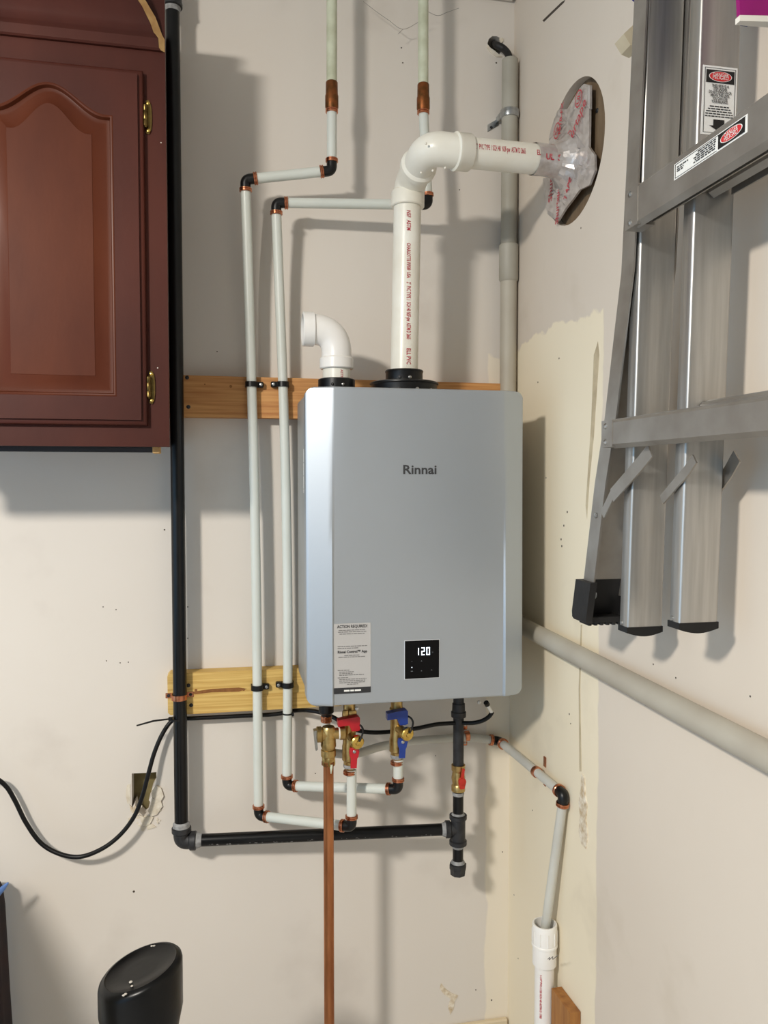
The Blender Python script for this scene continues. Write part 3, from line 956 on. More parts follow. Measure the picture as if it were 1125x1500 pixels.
# ================================================================== PIPE CLAMPS
def clamp(px, py, side, label, mat='poly_black', r=PXR, yc=None):
    c = PY(px, py, 1.8475)
    t = thing('pipe_clamp', (c.x, BY, c.z - 0.006), label, 'pipe clamp', 'black clamps holding the plastic lines')
    ro = r + 0.0035
    seg = [(math.pi * (-0.02) + math.pi * 1.04 * k / 14) for k in range(15)]
    out = [Vector((c.x + math.cos(w) * ro, c.y - math.sin(w) * ro, 0)) for w in seg]
    inn = [Vector((c.x + math.cos(w) * (r + 0.0004), c.y - math.sin(w) * (r + 0.0004), 0)) for w in seg][::-1]
    lp = out + [Vector((c.x - ro, BY, 0)), Vector((c.x - r - 0.0004, BY, 0))] + inn + [Vector((c.x + r + 0.0004, BY, 0)), Vector((c.x + ro, BY, 0))]
    MB().prism([(p.x, p.y, c.z - 0.006) for p in lp], (0, 0, 0.012)).build('band', mat, t)
    x0 = c.x + side * (ro - 0.001)
    MB().box((x0, BY - 0.014, c.z - 0.0065), (x0 + side * 0.014, BY, c.z + 0.0065), 0.002).build('ear', mat, t)
    MB().lathe((x0 + side * 0.008, BY - 0.013, c.z), (0, -1, 0), [(0, 0.004), (0.003, 0.0035), (0.004, 0.001)], 10).build('nail', 'screw', t)
clamp(368.5, 563, 1, 'black clamp on the orange upper board, on the farther-left line')
clamp(414.5, 563, -1, 'black clamp on the orange upper board, next to the heater')
clamp(377, 1007, 1, 'black clamp on the yellow lower board, on the farther-left line')
clamp(421.5, 1003, -1, 'black clamp on the yellow lower board, next to the heater')

# ================================================================== GAS LINE
GY = 1.8435
g_top = PY(252.5, 7, GY); g_bot = PY(266, 1232, GY)
gas = thing('gas_pipe', (g_bot.x, GY, g_bot.z - 0.02), 'black iron gas pipe dropping beside the cabinet and running under the heater', 'gas pipe')
gdir = (g_bot - g_top).normalized()
GR = 0.0155
MB().cyl(g_top - gdir * 0.02, g_bot - gdir * 0.02, GR, 24).build('drop_pipe', 'gas_black', gas)
MB().cyl(g_top - gdir * 0.25, g_top - gdir * 0.01, GR, 24).build('drop_pipe', 'gas_black', gas)
MB().lathe(g_top - gdir * 0.035, gdir, [(-.02, 0.0195), (0, 0.0205), (0.030, 0.0205), (0.033, 0.022), (0.040, 0.022), (0.042, 0.017)], 24).build('coupling', 'iron', gas)
MB().lathe(g_top + gdir * 0.004, gdir, [(0, 0.0185), (0.008, 0.0175), (0.012, 0.0158)], 24).build('thread_seal', 'pipe_dope', gas)
# tee: choose the depth that keeps the run level
lo_y, hi_y = 1.60, 1.84
for _ in range(30):
    my = (lo_y + hi_y) / 2
    if PY(671, 1213, my).z > g_bot.z:
        hi_y = my if PY(671, 1213, 1.60).z < PY(671, 1213, 1.84).z else hi_y
        lo_y = lo_y if PY(671, 1213, 1.60).z < PY(671, 1213, 1.84).z else my
    else:
        if PY(671, 1213, 1.60).z < PY(671, 1213, 1.84).z:
            lo_y = my
        else:
            hi_y = my
TY = max(1.69, min(1.78, (lo_y + hi_y) / 2))
tee = PY(671, 1214, TY)
hd = (tee - g_bot).normalized()
MB().cyl(g_bot + hd * 0.03, tee - hd * 0.02, 0.0142, 24).build('cross_pipe', 'gas_black', gas)
el = [g_bot - gdir * 0.030] + bend(g_bot - gdir * 0.03, g_bot, g_bot + hd * 0.03, 0.022, 10) + [g_bot + hd * 0.032]
MB().tube(el, 0.0185, 24).build('elbow', 'iron', gas)
MB().lathe(g_bot - gdir * 0.034, gdir, [(0, 0.019), (0.002, 0.0222), (0.012, 0.0222), (0.015, 0.0185)], 24).build('elbow_band', 'iron', gas)
MB().lathe(g_bot + hd * 0.018, hd, [(0, 0.0185), (0.002, 0.0215), (0.014, 0.0215), (0.016, 0.018)], 24).build('elbow_band', 'iron', gas)
MB().lathe(g_bot - gdir * 0.046, gdir, [(0, 0.0158), (0.004, 0.019), (0.013, 0.0195)], 24).build('thread_seal', 'pipe_dope', gas)
MB().lathe(g_bot + hd * 0.034, hd, [(0, 0.018), (0.006, 0.0165), (0.012, 0.0145)], 24).build('thread_seal', 'pipe_dope', gas)
# riser to the heater
r_top = PY(671, 1034, TY); r_bot = PY(671, 1278, TY)
r_top = Vector((tee.x, TY, HZ0 - 0.005))
RR = 0.0128
def zat(py):
    return Vector((tee.x, TY, PY(671, py, TY).z))
MB().cyl((tee.x, TY, HZ0 + 0.001), zat(1124), RR, 24).build('riser_pipe', 'iron', gas)
MB().lathe(zat(1051), (0, 0, 1), [(0, 0.0135), (0.002, 0.0175), (0.014, 0.0180), (0.016, 0.0155), (0.034, 0.0150)], 24).build('heater_union', 'iron', gas)
# ball valve
v0, v1 = zat(1158), zat(1120)
hv = v1.z - v0.z
vb = MB().lathe(v0, (0, 0, 1), [(0, 0.0165), (hv * .2, 0.0165), (hv * .26, 0.014), (hv * .5, 0.0165), (hv * .74, 0.014), (hv * .8, 0.0165), (hv, 0.0165)], 20).build('valve_body', 'brass', gas)
vc = zat(1140)
MB().lathe(vc + Vector((0.003, -0.010, 0)), (0, -1, 0), [(0, 0.008), (0.010, 0.008), (0.012, 0.0095), (0.016, 0.0090), (0.018, 0.003)], 14).build('valve_stem', 'orange_handle', vb)
MB().prism([vc + Vector((0.003 + a, -0.024, b)) for a, b in [(-0.003, 0), (-0.009, -0.004), (-0.005, -0.018), (0.005, -0.018), (0.009, -0.004), (0.004, 0.010), (0.006, 0.030), (0.001, 0.031), (-0.003, 0.012)]], (0, 0.005, 0)).build('valve_handle', 'orange_handle', vb)
MB().cyl(zat(1200), zat(1156), RR, 24).build('nipple', 'gas_black', gas)
MB().lathe(zat(1160), (0, 0, -1), [(0, 0.0135), (0.003, 0.0145), (0.008, 0.0135)], 20).build('thread_seal', 'pipe_dope', gas)
th = zat(1193).z - zat(1237).z
tb = MB().lathe(zat(1237), (0, 0, 1), [(0, 0.0175), (0.001, 0.021), (0.010, 0.021), (0.012, 0.0175), (th - .012, 0.0175), (th - .010, 0.021), (th - .001, 0.021), (th, 0.0175)], 24)
tb.lathe(tee, (-hd.x, -hd.y, -hd.z), [(0, 0.0165), (0.018, 0.0165), (0.020, 0.0205), (0.030, 0.0205), (0.031, 0.017)], 24)
tb.build('tee', 'iron', gas)
MB().lathe(tee - hd * 0.030, -hd, [(0, 0.017), (0.003, 0.0175), (0.010, 0.0145)], 20).build('thread_seal', 'pipe_dope', gas)
MB().lathe(zat(1194), (0, 0, 1), [(0, 0.017), (0.003, 0.0155), (0.006, 0.013)], 20).build('thread_seal', 'pipe_dope', gas)
MB().lathe(zat(1237), (0, 0, -1), [(0, 0.017), (0.004, 0.0155), (0.008, 0.013)], 20).build('thread_seal', 'pipe_dope', gas)
MB().cyl(zat(1266), zat(1236), RR, 24).build('nipple', 'gas_black', gas)
MB().lathe(zat(1262), (0, 0, -1), [(-.004, 0.0135), (0, 0.0165), (0.003, 0.017)], 20).build('thread_seal', 'pipe_dope', gas)
MB().lathe(zat(1282), (0, 0, 1), [(0, 0.013), (0.003, 0.0185), (0.016, 0.0195), (0.018, 0.021), (0.027, 0.021), (0.029, 0.0185)], 8).build('end_cap', 'iron', gas)
# stencilled flecks on the cross pipe
mbt = MB()
rnd = random.Random(11)
for k in range(46):
    t = rnd.uniform(0.06, 0.30) if k < 30 else rnd.uniform(0.36, (tee - g_bot).length - 0.06)
    w = -0.45 + rnd.uniform(-0.16, 0.16)
    n = Vector((0, -math.cos(w), math.sin(w)))
    c = g_bot + hd * t + n * 0.01435
    s = rnd.uniform(0.0006, 0.0022)
    mbt.box(c - Vector((s, 0.0004, 0.0005)), c + Vector((s, 0.0004, 0.0005)))
mbt.build('paint_stencil', 'ink_soft', gas)['kind'] = 'stuff'
# copper strap on the lower board
sc = PY(262.5, 1021, GY)
strap = thing('copper_strap', (sc.x, BY, sc.z - 0.005), 'bright copper strap holding the black gas pipe to the yellow board', 'pipe strap')
seg = [math.pi * k / 14 for k in range(15)]
ro, ri = GR + 0.0022, GR + 0.0004
lp = [(sc.x + math.cos(w) * ro, GY - math.sin(w) * ro) for w in seg] + [(sc.x - ro, BY)] + [(sc.x - ri, BY)] + [(sc.x + math.cos(w) * ri, GY - math.sin(w) * ri) for w in seg][::-1] + [(sc.x + ri, BY), (sc.x + ro, BY)]
MB().prism([(a, b, sc.z - 0.006) for a, b in lp], (0, 0, 0.012)).build('band', 'copper', strap)
for s in (-1, 1):
    MB().box((sc.x + s * ri, BY - 0.002, sc.z - 0.006), (sc.x + s * (ro + 0.014), BY, sc.z + 0.006), 0.0006).build('tab', 'copper', strap)
    MB().lathe((sc.x + s * (ro + 0.007), BY - 0.002, sc.z), (0, -1, 0), [(0, 0.004), (0.002, 0.003)], 10).build('screw', 'iron', strap)

# ================================================================== SERVICE VALVES
def paddle(root, c, mat, length, tilt=0.0, up=False):
    """lever handle hanging in front of a valve"""
    pts = [(-0.0095, 0.008), (0.0095, 0.008), (0.0115, 0.0), (0.0095, -0.012), (0.0075, -0.016), (0.0072, -length), (-0.0062, -length), (-0.0066, -0.016), (-0.0095, -0.010), (-0.0110, 0.0)]
    ca_, sa_ = math.cos(tilt), math.sin(tilt)
    h = MB().prism([c + Vector((a * ca_ - b * sa_, 0, a * sa_ + b * ca_)) for a, b in pts], (0, 0.006, 0)).build('lever', mat, root)
    MB().lathe(c + Vector((0, 0.001, 0)), (0, -1, 0), [(0, 0.004), (0.003, 0.0036), (0.004, 0.002)], 8).build('lever_nut', 'screw', h)
    return h

def service_valve(label, px, mat, py0, py1, cap_px, lever_px, top_box, lever_len):
    Y = 1.70
    base = PY(px, py1, Y)
    t = thing('service_valve', base, label, 'valve')
    x = base.x
    z = lambda py: PY(px, py, Y).z
    zt = HZ0 - 0.004
    H_ = zt - base.z
    ht = lambda f: f * H_
    MB().lathe((x, Y, base.z), (0, 0, 1), [(0, 0.011), (0.004, 0.0125), (ht(.10), 0.0135), (ht(.12), 0.0165), (ht(.30), 0.0165), (ht(.34), 0.0150), (ht(.55), 0.0145), (ht(.58), 0.0165), (ht(.72), 0.0165), (ht(.74), 0.0135), (ht(.86), 0.0135), (ht(.87), 0.018), (H_ + .002, 0.018)], 12).build('body', 'brass', t)
    ring_at(t, (x, Y, base.z - 0.008), (0, 0, 1))
    # drain port with its bright cap facing the room
    cpv = PY(cap_px[0], cap_px[1], Y - 0.045)
    d = (cpv - Vector((x, Y, cpv.z + 0.004))).normalized()
    MB().cyl((x, Y, cpv.z + 0.002), cpv, 0.010, 14).build('drain_port', 'brass', t)
    cap = MB().lathe(cpv, d, [(-.006, 0.011), (-.004, 0.0150), (0.004, 0.0150), (0.006, 0.0130), (0.007, 0.006), (0.010, 0.005), (0.011, 0.003)], 18).build('drain_cap', 'brass_bright', t)
    # tether of the cap
    a = cpv + d * 0.006
    tp = [a, a + Vector((0.006, -0.004, 0.012)), a + Vector((0.012, 0.006, 0.026)), a + Vector((0.006, 0.020, 0.034)), a + Vector((-0.010, 0.032, 0.032))]
    MB().tube(smooth_path(tp, 5), 0.0022, 8).build('cap_tether', 'black_rubber', t)
    # upper lever block
    (a0, b0), (a1, b1) = top_box
    q0 = PY(a0, b0, Y - 0.03); q1 = PY(a1, b1, Y - 0.03)
    hx = (q0.x + q1.x) / 2
    zz1, zz0 = max(q0.z, q1.z), min(q0.z, q1.z)
    mid_z = (zz1 + zz0) / 2
    top_h = MB().prism([(q0.x, Y - 0.034, zz1 - 0.006), (q0.x + 0.010, Y - 0.034, zz1 - 0.004), (q1.x - 0.004, Y - 0.034, zz1), (q1.x, Y - 0.034, zz1 - 0.003), (q1.x, Y - 0.034, zz0 + 0.002), (q1.x - 0.006, Y - 0.034, zz0),
                (q1.x - 0.018, Y - 0.034, zz0), (q1.x - 0.024, Y - 0.034, mid_z - 0.002), (q0.x, Y - 0.034, mid_z - 0.004)], (0, 0.020, 0)).build('upper_lever', mat, t)
    MB().cyl((x, Y - 0.012, mid_z), (x, Y - 0.018, mid_z), 0.009, 12).build('lever_stem', 'brass', t)
    lc = PY(lever_px[0], lever_px[1], Y - 0.030)
    paddle(t, lc, mat, lever_len, -0.05)
    MB().cyl((lc.x, Y - 0.010, lc.z), (lc.x, Y - 0.026, lc.z), 0.007, 12).build('lever_stem', 'brass', t)
    # tin-silver solder smear at the foot
    MB().lathe((x, Y, base.z + 0.003), (0, 0, 1), [(0, 0.0128), (0.004, 0.0142), (0.008, 0.0136)], 16).build('thread_seal', 'pipe_dope', t)
    return t
hv = service_valve('brass hot-side service valve with two red lever handles under the heater', 512, 'red_handle', 1128, 1126, (523, 1087), (519, 1101), ((495, 1051), (527, 1070)), 0.037)
cv = service_valve('brass cold-side service valve with two blue lever handles under the heater', 581, 'blue_handle', 1118, 1112, (596, 1075), (590, 1087), ((567, 1041), (597, 1061)), 0.036)
# wing nut above the red lever
q = PY(508, 1045, 1.675)
MB().box(q + Vector((-0.010, -0.003, -0.008)), q + Vector((0.004, 0.003, 0.008)), 0.004, 2).build('wing_nut', 'brass', hv)
MB().box(q + Vector((0.004, -0.003, -0.004)), q + Vector((0.022, 0.003, 0.006)), 0.003, 2).build('wing_nut', 'brass', hv)

# ================================================================== PRESSURE RELIEF VALVE + COPPER DISCHARGE
RY = 1.675
rc = PY(481, 1075, RY)
prv = thing('relief_valve', PY(482, 1120, RY), 'brass pressure relief valve with a flat steel test lever', 'relief valve')
zb = lambda py: PY(482, py, RY).z
MB().lathe((rc.x, RY, zb(1120)), (0, 0, 1), [(0, 0.0135), (zb(1108) - zb(1120), 0.0145), (zb(1107) - zb(1120), 0.0165), (zb(1098) - zb(1120), 0.0165), (zb(1097) - zb(1120), 0.0145), (zb(1092) - zb(1120), 0.017), (zb(1080) - zb(1120), 0.016), (zb(1068) - zb(1120), 0.016), (zb(1064) - zb(1120), 0.013)], 14).build('body', 'brass', prv)
MB().lathe((rc.x, RY, rc.z), (-1, 0, 0), [(-0.006, 0.015), (0.014, 0.015), (0.016, 0.017), (0.025, 0.017), (0.027, 0.012)], 20).build('spring_cap', 'brass', prv)
MB().lathe((rc.x + 0.006, RY, rc.z), (1, 0, 0.0), [(0, 0.0145), (0.010, 0.0125), (0.018, 0.0125), (0.019, 0.0145), (0.030, 0.0145)], 16).build('side_arm', 'brass', prv)
MB().lathe((rc.x + 0.022, RY, rc.z), (1, 0, 0.0), [(0, 0.0135), (0.003, 0.0138), (0.005, 0.0132)], 16).build('thread_seal', 'pvc_white', prv)
lv = [PY(460, 1072, RY - 0.012), PY(464, 1071, RY - 0.012), PY(466, 1099, RY - 0.012), PY(463, 1101, RY - 0.012)]
MB().prism([Vector((p.x, RY - 0.009, p.z)) for p in lv], (0, 0.018, 0)).build('test_lever', 'steel', prv)
MB().lathe((rc.x, RY, zb(1121)), (0, 0, 1), [(0, 0.0135), (0.003, 0.0155), (0.020, 0.0155), (0.022, 0.0140)], 6).build('hex_adapter', 'brass', prv)
cpb = PY(488, 1560, RY)
cop = thing('discharge_pipe', (rc.x, RY, 0.02), 'long vertical copper discharge pipe running down from the relief valve', 'copper pipe')
MB().cyl((rc.x, RY, zb(1119)), (rc.x, RY, 0.02), 0.0113, 24).build('pipe', 'copper_pipe', cop)
MB().lathe((rc.x, RY, zb(1112)), (0, 0, -1), [(0, 0.0118), (0.004, 0.0150), (0.012, 0.0150), (0.014, 0.0118)], 8).build('collar', 'copper_old', cop)
dr = PY(485.5, 1124, RY - 0.012)
MB().tube([dr + Vector((0, 0, 0.006)), dr, dr + Vector((-0.001, 0, -0.014))], [0.003, 0.0032, 0.0008], 8).build('verdigris_drip', 'painted_pipe', cop)

# ================================================================== CONDENSATE LINE
cond_start = PY(478, 1050, 1.735)
cnd = thing('condensate_line', PX(797, 1366, 0.690), 'thin milky condensate tube from heater to the drain pipe in corner', 'drain tube')
MB().lathe((cond_start.x, 1.735, HZ0 + 0.002), (0, 0, -1), [(0, 0.017), (HZ0 + 0.002 - PY(478, 1043, 1.735).z, 0.017), (HZ0 + 0.004 - PY(478, 1045, 1.735).z, 0.012), (HZ0 + 0.004 - PY(478, 1050, 1.735).z, 0.011)], 20).build('drain_adapter', 'black_plastic', cnd)
ring_at(cnd, (cond_start.x, 1.735, PY(478, 1053, 1.735).z), (0, 0, 1), 0.0128, 0.014)
Ccor = Vector((XW - 0.034, YW - 0.018, PY(738, 1085, YW - 0.018).z))
p1 = Vector((cond_start.x, 1.735, PY(478, 1108, 1.735).z))
path = [Vector((cond_start.x, 1.735, HZ0 - 0.014)), Vector((cond_start.x, 1.738, p1.z + 0.03)), Vector((cond_start.x + 0.010, 1.75, p1.z + 0.004)), PY(520, 1104, 1.77), PY(560, 1093, 1.81), PY(610, 1085, 1.85), PY(650, 1082, YW - 0.022), PY(690, 1080, YW - 0.018)]
MB().tube(smooth_path(path, 6), 0.0100, 16).build('tube_section', 'pex_grey', cnd)
Dw = PX(826, 1164, XW - 0.014)
Sw = PX(797, 1372, XW - 0.030)
pex_run(cnd, [PY(688, 1080, YW - 0.018), Ccor, Dw, Sw], 'pex_grey', r=0.0102)
for c, n in ((PY(684, 1078, YW - 0.018), 'y'), (Ccor.lerp(Dw, 0.62), 'x')):
    d = Vector((1, 0, 0)) if n == 'y' else (Dw - Ccor).normalized()
    MB().lathe(c - d * 0.006, d, [(0, 0.0112), (0.001, 0.0130), (0.011, 0.0130), (0.012, 0.0112)], 18).build('tube_clip', 'copper', cnd)
    if n == 'y':
        for s in (-1, 1):
            MB().box((c.x - 0.006, YW - 0.003, c.z + s * 0.011), (c.x + 0.006, YW - 0.0004, c.z + s * 0.030), 0.001).build('clip_tab', 'copper', cnd)
            MB().lathe((c.x, YW - 0.003, c.z + s * 0.023), (0, -1, 0), [(0, 0.0035), (0.002, 0.003)], 8).build('clip_screw', 'screw', cnd)
    else:
        MB().box((XW - 0.003, c.y - 0.006, c.z + 0.010), (XW - 0.0004, c.y + 0.006, c.z + 0.034), 0.001).build('clip_tab', 'copper', cnd)
        MB().box((XW - 0.003, c.y - 0.006, c.z - 0.034), (XW - 0.0004, c.y + 0.006, c.z - 0.012), 0.001).build('clip_tab', 'copper', cnd)

# ================================================================== DRAIN STANDPIPE
sxp = XW - 0.032
st_top = PX(798, 1352, sxp)
std = thing('drain_standpipe', (sxp, st_top.y, 0.0), 'white plastic drain standpipe with a wide coupling in the corner', 'drain pipe')
ck = PX(797, 1412, sxp).z
hh = st_top.z - ck
MB().lathe((sxp, st_top.y, ck), (0, 0, 1), [(0, 0.0215), (0.003, 0.0262), (hh * .46, 0.0262), (hh * .48, 0.0285), (hh * .52, 0.0285), (hh * .54, 0.0270), (hh - .002, 0.0270), (hh, 0.0262), (hh, 0.0232), (0.02, 0.0228), (0.02, 0.001)], 36).build('coupling', 'pvc_white', std)
for k in range(10):
    w = 2 * math.pi * k / 10 + 0.2
    n = Vector((math.cos(w), math.sin(w), 0))
    c = Vector((sxp, st_top.y, 0)) + n * 0.0270
    MB().box(c + Vector((-.0012, -.0012, ck + hh * .56)), c + Vector((.0012, .0012, ck + hh * .86)), 0.0004).build('grip_rib', 'pvc_white', std)
pip = MB().cyl((sxp, st_top.y, 0), (sxp, st_top.y, ck + 0.01), 0.0212, 32).build('pipe', 'pvc_white', std)
wrap_text('red_print', '1-1/4" PVC-1120 SCH 40 ASTM D 1785', 0.006, 'red_print', pip, (sxp, st_top.y, ck - 0.012), (0, 0, -1), (-1, -1.05, 0), 0.0213, bold=0.0003)
mk = [PX(797, 1397, sxp - 0.018), PX(800, 1394, sxp - 0.018), PX(799, 1398, sxp - 0.018), PX(804, 1393, sxp - 0.018), PX(804, 1397, sxp - 0.018), PX(811, 1391, sxp - 0.018)]
MB().tube(smooth_path([p + Vector((0, -0.0205, 0)) * 0.98 for p in mk], 4), 0.0007, 6).build('pen_mark', 'ink_soft', std)

# wood block beside it
wb = [PX(807, 1441, XW - 0.02), PX(823, 1455, XW - 0.02), PX(838, 1484, XW - 0.02)]
blk = thing('wood_offcut', (XW - 0.02, wb[1].y, 0), 'brown wooden stake with a sloping top behind the standpipe', 'wood')
yA, yB = st_top.y - 0.0225, wb[2].y
MB().prism([(XW - 0.0245, yA, 0), (XW - 0.0245, yA, wb[0].z), (XW - 0.0245, yB, wb[2].z), (XW - 0.0245, yB, 0)][::-1], (0.0235, 0, 0)).build('stake', 'wood_brown', blk)

# ================================================================== ELECTRICAL CONDUIT
CR = 0.0202
cx = XW - CR - 0.0045
c_top = PX(747, 90, cx); c_low = PX(750, 560, cx)
cy = c_top.y
con = thing('conduit', (cx, cy, 1.12), 'grey painted conduit down the corner, bending along the right wall', 'conduit')
zj = PX(750, 400, cx).z
zend = PX(747, 88, cx).z
hz0 = PX(790, 930, cx); hz1 = PX(1125, 1108, cx)
hdirn = (hz1 - hz0).normalized()
back = hz0 - hdirn * ((hz0.y - cy) / hdirn.y)
corner = Vector((cx, cy, back.z))
MB().cyl((cx, cy, zj - 0.01), (cx, cy, zend), CR * 0.97, 28).build('upper_length', 'conduit_grey', con)
hfar = hz1 + hdirn * 0.9
pathc = [Vector((cx, cy, zj + 0.01))] + bend((cx, cy, zj), corner, hfar, 0.11, 14) + [hfar]
MB().tube(pathc, CR, 28).build('bent_length', 'conduit_paint', con)
MB().lathe((cx, cy, zj - 0.016), (0, 0, 1), [(0, CR), (0.006, CR + 0.0035), (0.09, CR + 0.0035), (0.092, CR)], 28).build('coupling', 'conduit_grey', con)
zst = PX(750, 163, cx).z
sp_ = MB().lathe((cx, cy, zst - 0.010), (0, 0, 1), [(0, CR + 0.0002), (0.001, CR + 0.0022), (0.008, CR + 0.0032), (0.012, CR + 0.0032), (0.019, CR + 0.0022), (0.020, CR + 0.0002)], 28).build('strap', 'galvanised', con)
tb_ = PY(733, 178, YW)
MB().prism([(cx - CR - 0.024, YW - 0.0003, zst - 0.030), (cx - CR - 0.024, YW - 0.0003, zst - 0.014), (cx - CR + 0.004, YW - 0.0003, zst + 0.004), (cx - CR + 0.004, YW - 0.0003, zst - 0.012)], (0, -0.003, 0)).build('strap_tab', 'galvanised', sp_)
MB().box((cx - CR - 0.002, cy, zst - 0.008), (cx - CR + 0.0006, YW - 0.0005, zst + 0.006)).build('strap_leg', 'galvanised', sp_)
MB().lathe((cx - CR - 0.015, YW - 0.003, zst - 0.020), (0, -1, 0), [(0, 0.004), (0.002, 0.003)], 10).build('strap_screw', 'iron', sp_)
# cable into the wall hole
hc = PY(724, 64, YW + 0.03)
MB().tube(smooth_path([Vector((cx - 0.001, cy, zend - 0.03)), Vector((cx - 0.002, cy, zend + 0.006)), Vector((cx - 0.010, cy + 0.014, zend + 0.032)), PY(727, 66, YW - 0.012), hc], 6), 0.0085, 14).build('cable', 'black_rubber', con)

# ================================================================== POWER CORD
cord = thing('power_cord', PY(150, 1245, 1.85), 'black power cord looping from under the heater to the left edge', 'power cord')
pts = [(721, 1043, 1.735), (716, 1050, 1.74), (706, 1056, 1.75), (692, 1059, 1.76), (671, 1059, 1.775), (640, 1061, 1.775), (610, 1067, 1.77), (580, 1071, 1.77), (550, 1073, 1.77), (525, 1070, 1.77), (503, 1059, 1.78), (480, 1047, 1.81),
       (455, 1041, 1.84), (432, 1041, 1.872), (405, 1046, 1.876), (370, 1048, 1.876), (330, 1050, 1.876), (290, 1052, 1.876), (268, 1053, 1.876), (252, 1056, 1.878), (238, 1075, 1.874), (226, 1103, 1.868), (217, 1135, 1.862),
       (208, 1168, 1.858), (196, 1197, 1.855), (176, 1223, 1.852), (150, 1243, 1.85), (118, 1255, 1.855), (88, 1251, 1.86), (60, 1235, 1.868), (38, 1205, 1.872), (22, 1173, 1.872), (8, 1151, 1.868), (-12, 1139, 1.86), (-60, 1136, 1.84)]
MB().tube(smooth_path([PY(*p) for p in pts], 6), 0.0050, 12).build('cable', 'cord', cord)
a = PY(712, 1029, 1.72); b = PY(720, 1043, 1.735)
MB().tube([a, a.lerp(b, 0.25)], 0.0062, 10).build('connector_tip', 'black_plastic', cord)
MB().tube([a.lerp(b, 0.25), b], 0.0042, 10).build('connector_sleeve', 'pvc_white', cord)
# cable ties
tz = PY(259, 1053, GY)
tie = thing('cable_tie', tz, 'black cable tie round the gas pipe with a long pointing tail', 'cable tie')
MB().lathe(tz - Vector((0, 0, 0.002)), (0, 0, 1), [(0, GR + 0.0004), (0.0003, GR + 0.0016), (0.004, GR + 0.0016), (0.0043, GR + 0.0004)], 24).build('loop', 'black_plastic', tie)
th_ = PY(250, 1053, GY - 0.01)
MB().box(th_ + Vector((-0.005, -0.004, -0.004)), th_ + Vector((0.004, 0.004, 0.004)), 0.001).build('lock', 'black_plastic', tie)
MB().tube([th_, PY(225, 1056, GY - 0.02), PY(200, 1063, GY - 0.03)], [0.0020, 0.0022, 0.0018], 6).build('tail', 'black_plastic', tie)
tz2 = PY(421.5, 1045, 1.8475)
tie2 = thing('cable_tie', tz2, 'black cable tie round the plastic line below the yellow board', 'cable tie')
MB().lathe(tz2 - Vector((0, 0, 0.002)), (0, 0, 1), [(0, PXR + 0.0004), (0.0003, PXR + 0.0014), (0.0035, PXR + 0.0014), (0.0038, PXR + 0.0004)], 24).build('loop', 'black_plastic', tie2)
MB().box(tz2 + Vector((0.009, -0.011, -0.005)), tz2 + Vector((0.014, -0.004, 0.005)), 0.001).build('lock', 'black_plastic', tie2)

# ================================================================== WALL CABINET
CFY = 1.585                       # face frame front
cr_ = PY(245, 360, CFY).x         # right edge of the face frame
cz0 = PY(240, 654.5, CFY).z
cz1 = 2.50
cl_ = cr_ - 0.485
cab = thing('wall_cabinet', ((cr_ + cl_) / 2, 1.74, cz0), 'reddish-brown cherry wall cabinet with an arched raised-panel door', 'cabinet')
MB().box((cl_ + 0.002, CFY + 0.019, cz0 + 0.012), (cr_ - 0.026, YW - 0.001, cz1), 0.001).build('carcass', 'cherry_dark', cab)
DY = 1.566                        # door front
d_r = PY(212, 360, DY).x
d_t = PY(212, 101, DY).z
d_b = PY(212, 623, DY).z
d_l = PY(-68, 360, DY).x
dxc = (d_l + d_r) / 2
# face frame round the door
fo = [(cl_, cz0), (cr_, cz0), (cr_, cz1 - 0.03), (cl_, cz1 - 0.03)]
fh = [(d_l + 0.012, d_b + 0.012), (d_r - 0.012, d_b + 0.012), (d_r - 0.012, d_t - 0.012), (d_l + 0.012, d_t - 0.012)]
MB_ = plate(fo, [fh], lambda u, v, d: (u, CFY + d, v), 0.019)
MB_.build('face_frame', 'cherry', cab)
MB().box((cl_, 1.612, cz0 - 0.010), (cr_ - 0.034, 1.630, cz0 + 0.014)).build('bottom_rail', 'black_trim', cab)
MB().box((cr_ - 0.034, 1.606, cz0 - 0.012), (cr_ - 0.020, 1.640, cz0 + 0.013), 0.001).build('corner_block', 'raw_wood', cab)
# door: arched opening outline as a function of inset
p_r = PY(167, 360, DY).x
p_b = PY(167, 580, DY).z
p_sh = PY(167, 170, DY).z
hw = p_r - dxc
ARCH = 0.050
def outline(ins, n=40):
    h = hw - ins
    pts = [(dxc - h, p_b + ins), (dxc + h, p_b + ins)]
    for k in range(n + 1):
        u = 1 - 2 * k / n
        g = 0.5 * (1 + math.cos(math.pi * min(1, abs(u) / 0.90)))
        pts.append((dxc + h * u, p_sh - ins + ARCH * g))
    return pts
door = plate([(d_l + 0.010, d_b + 0.010), (d_r - 0.010, d_b + 0.010), (d_r - 0.010, d_t - 0.010), (d_l + 0.010, d_t - 0.010)], [outline(0)], lambda u, v, d: (u, DY + d, v), 0.019).build('door', 'cherry', cab)
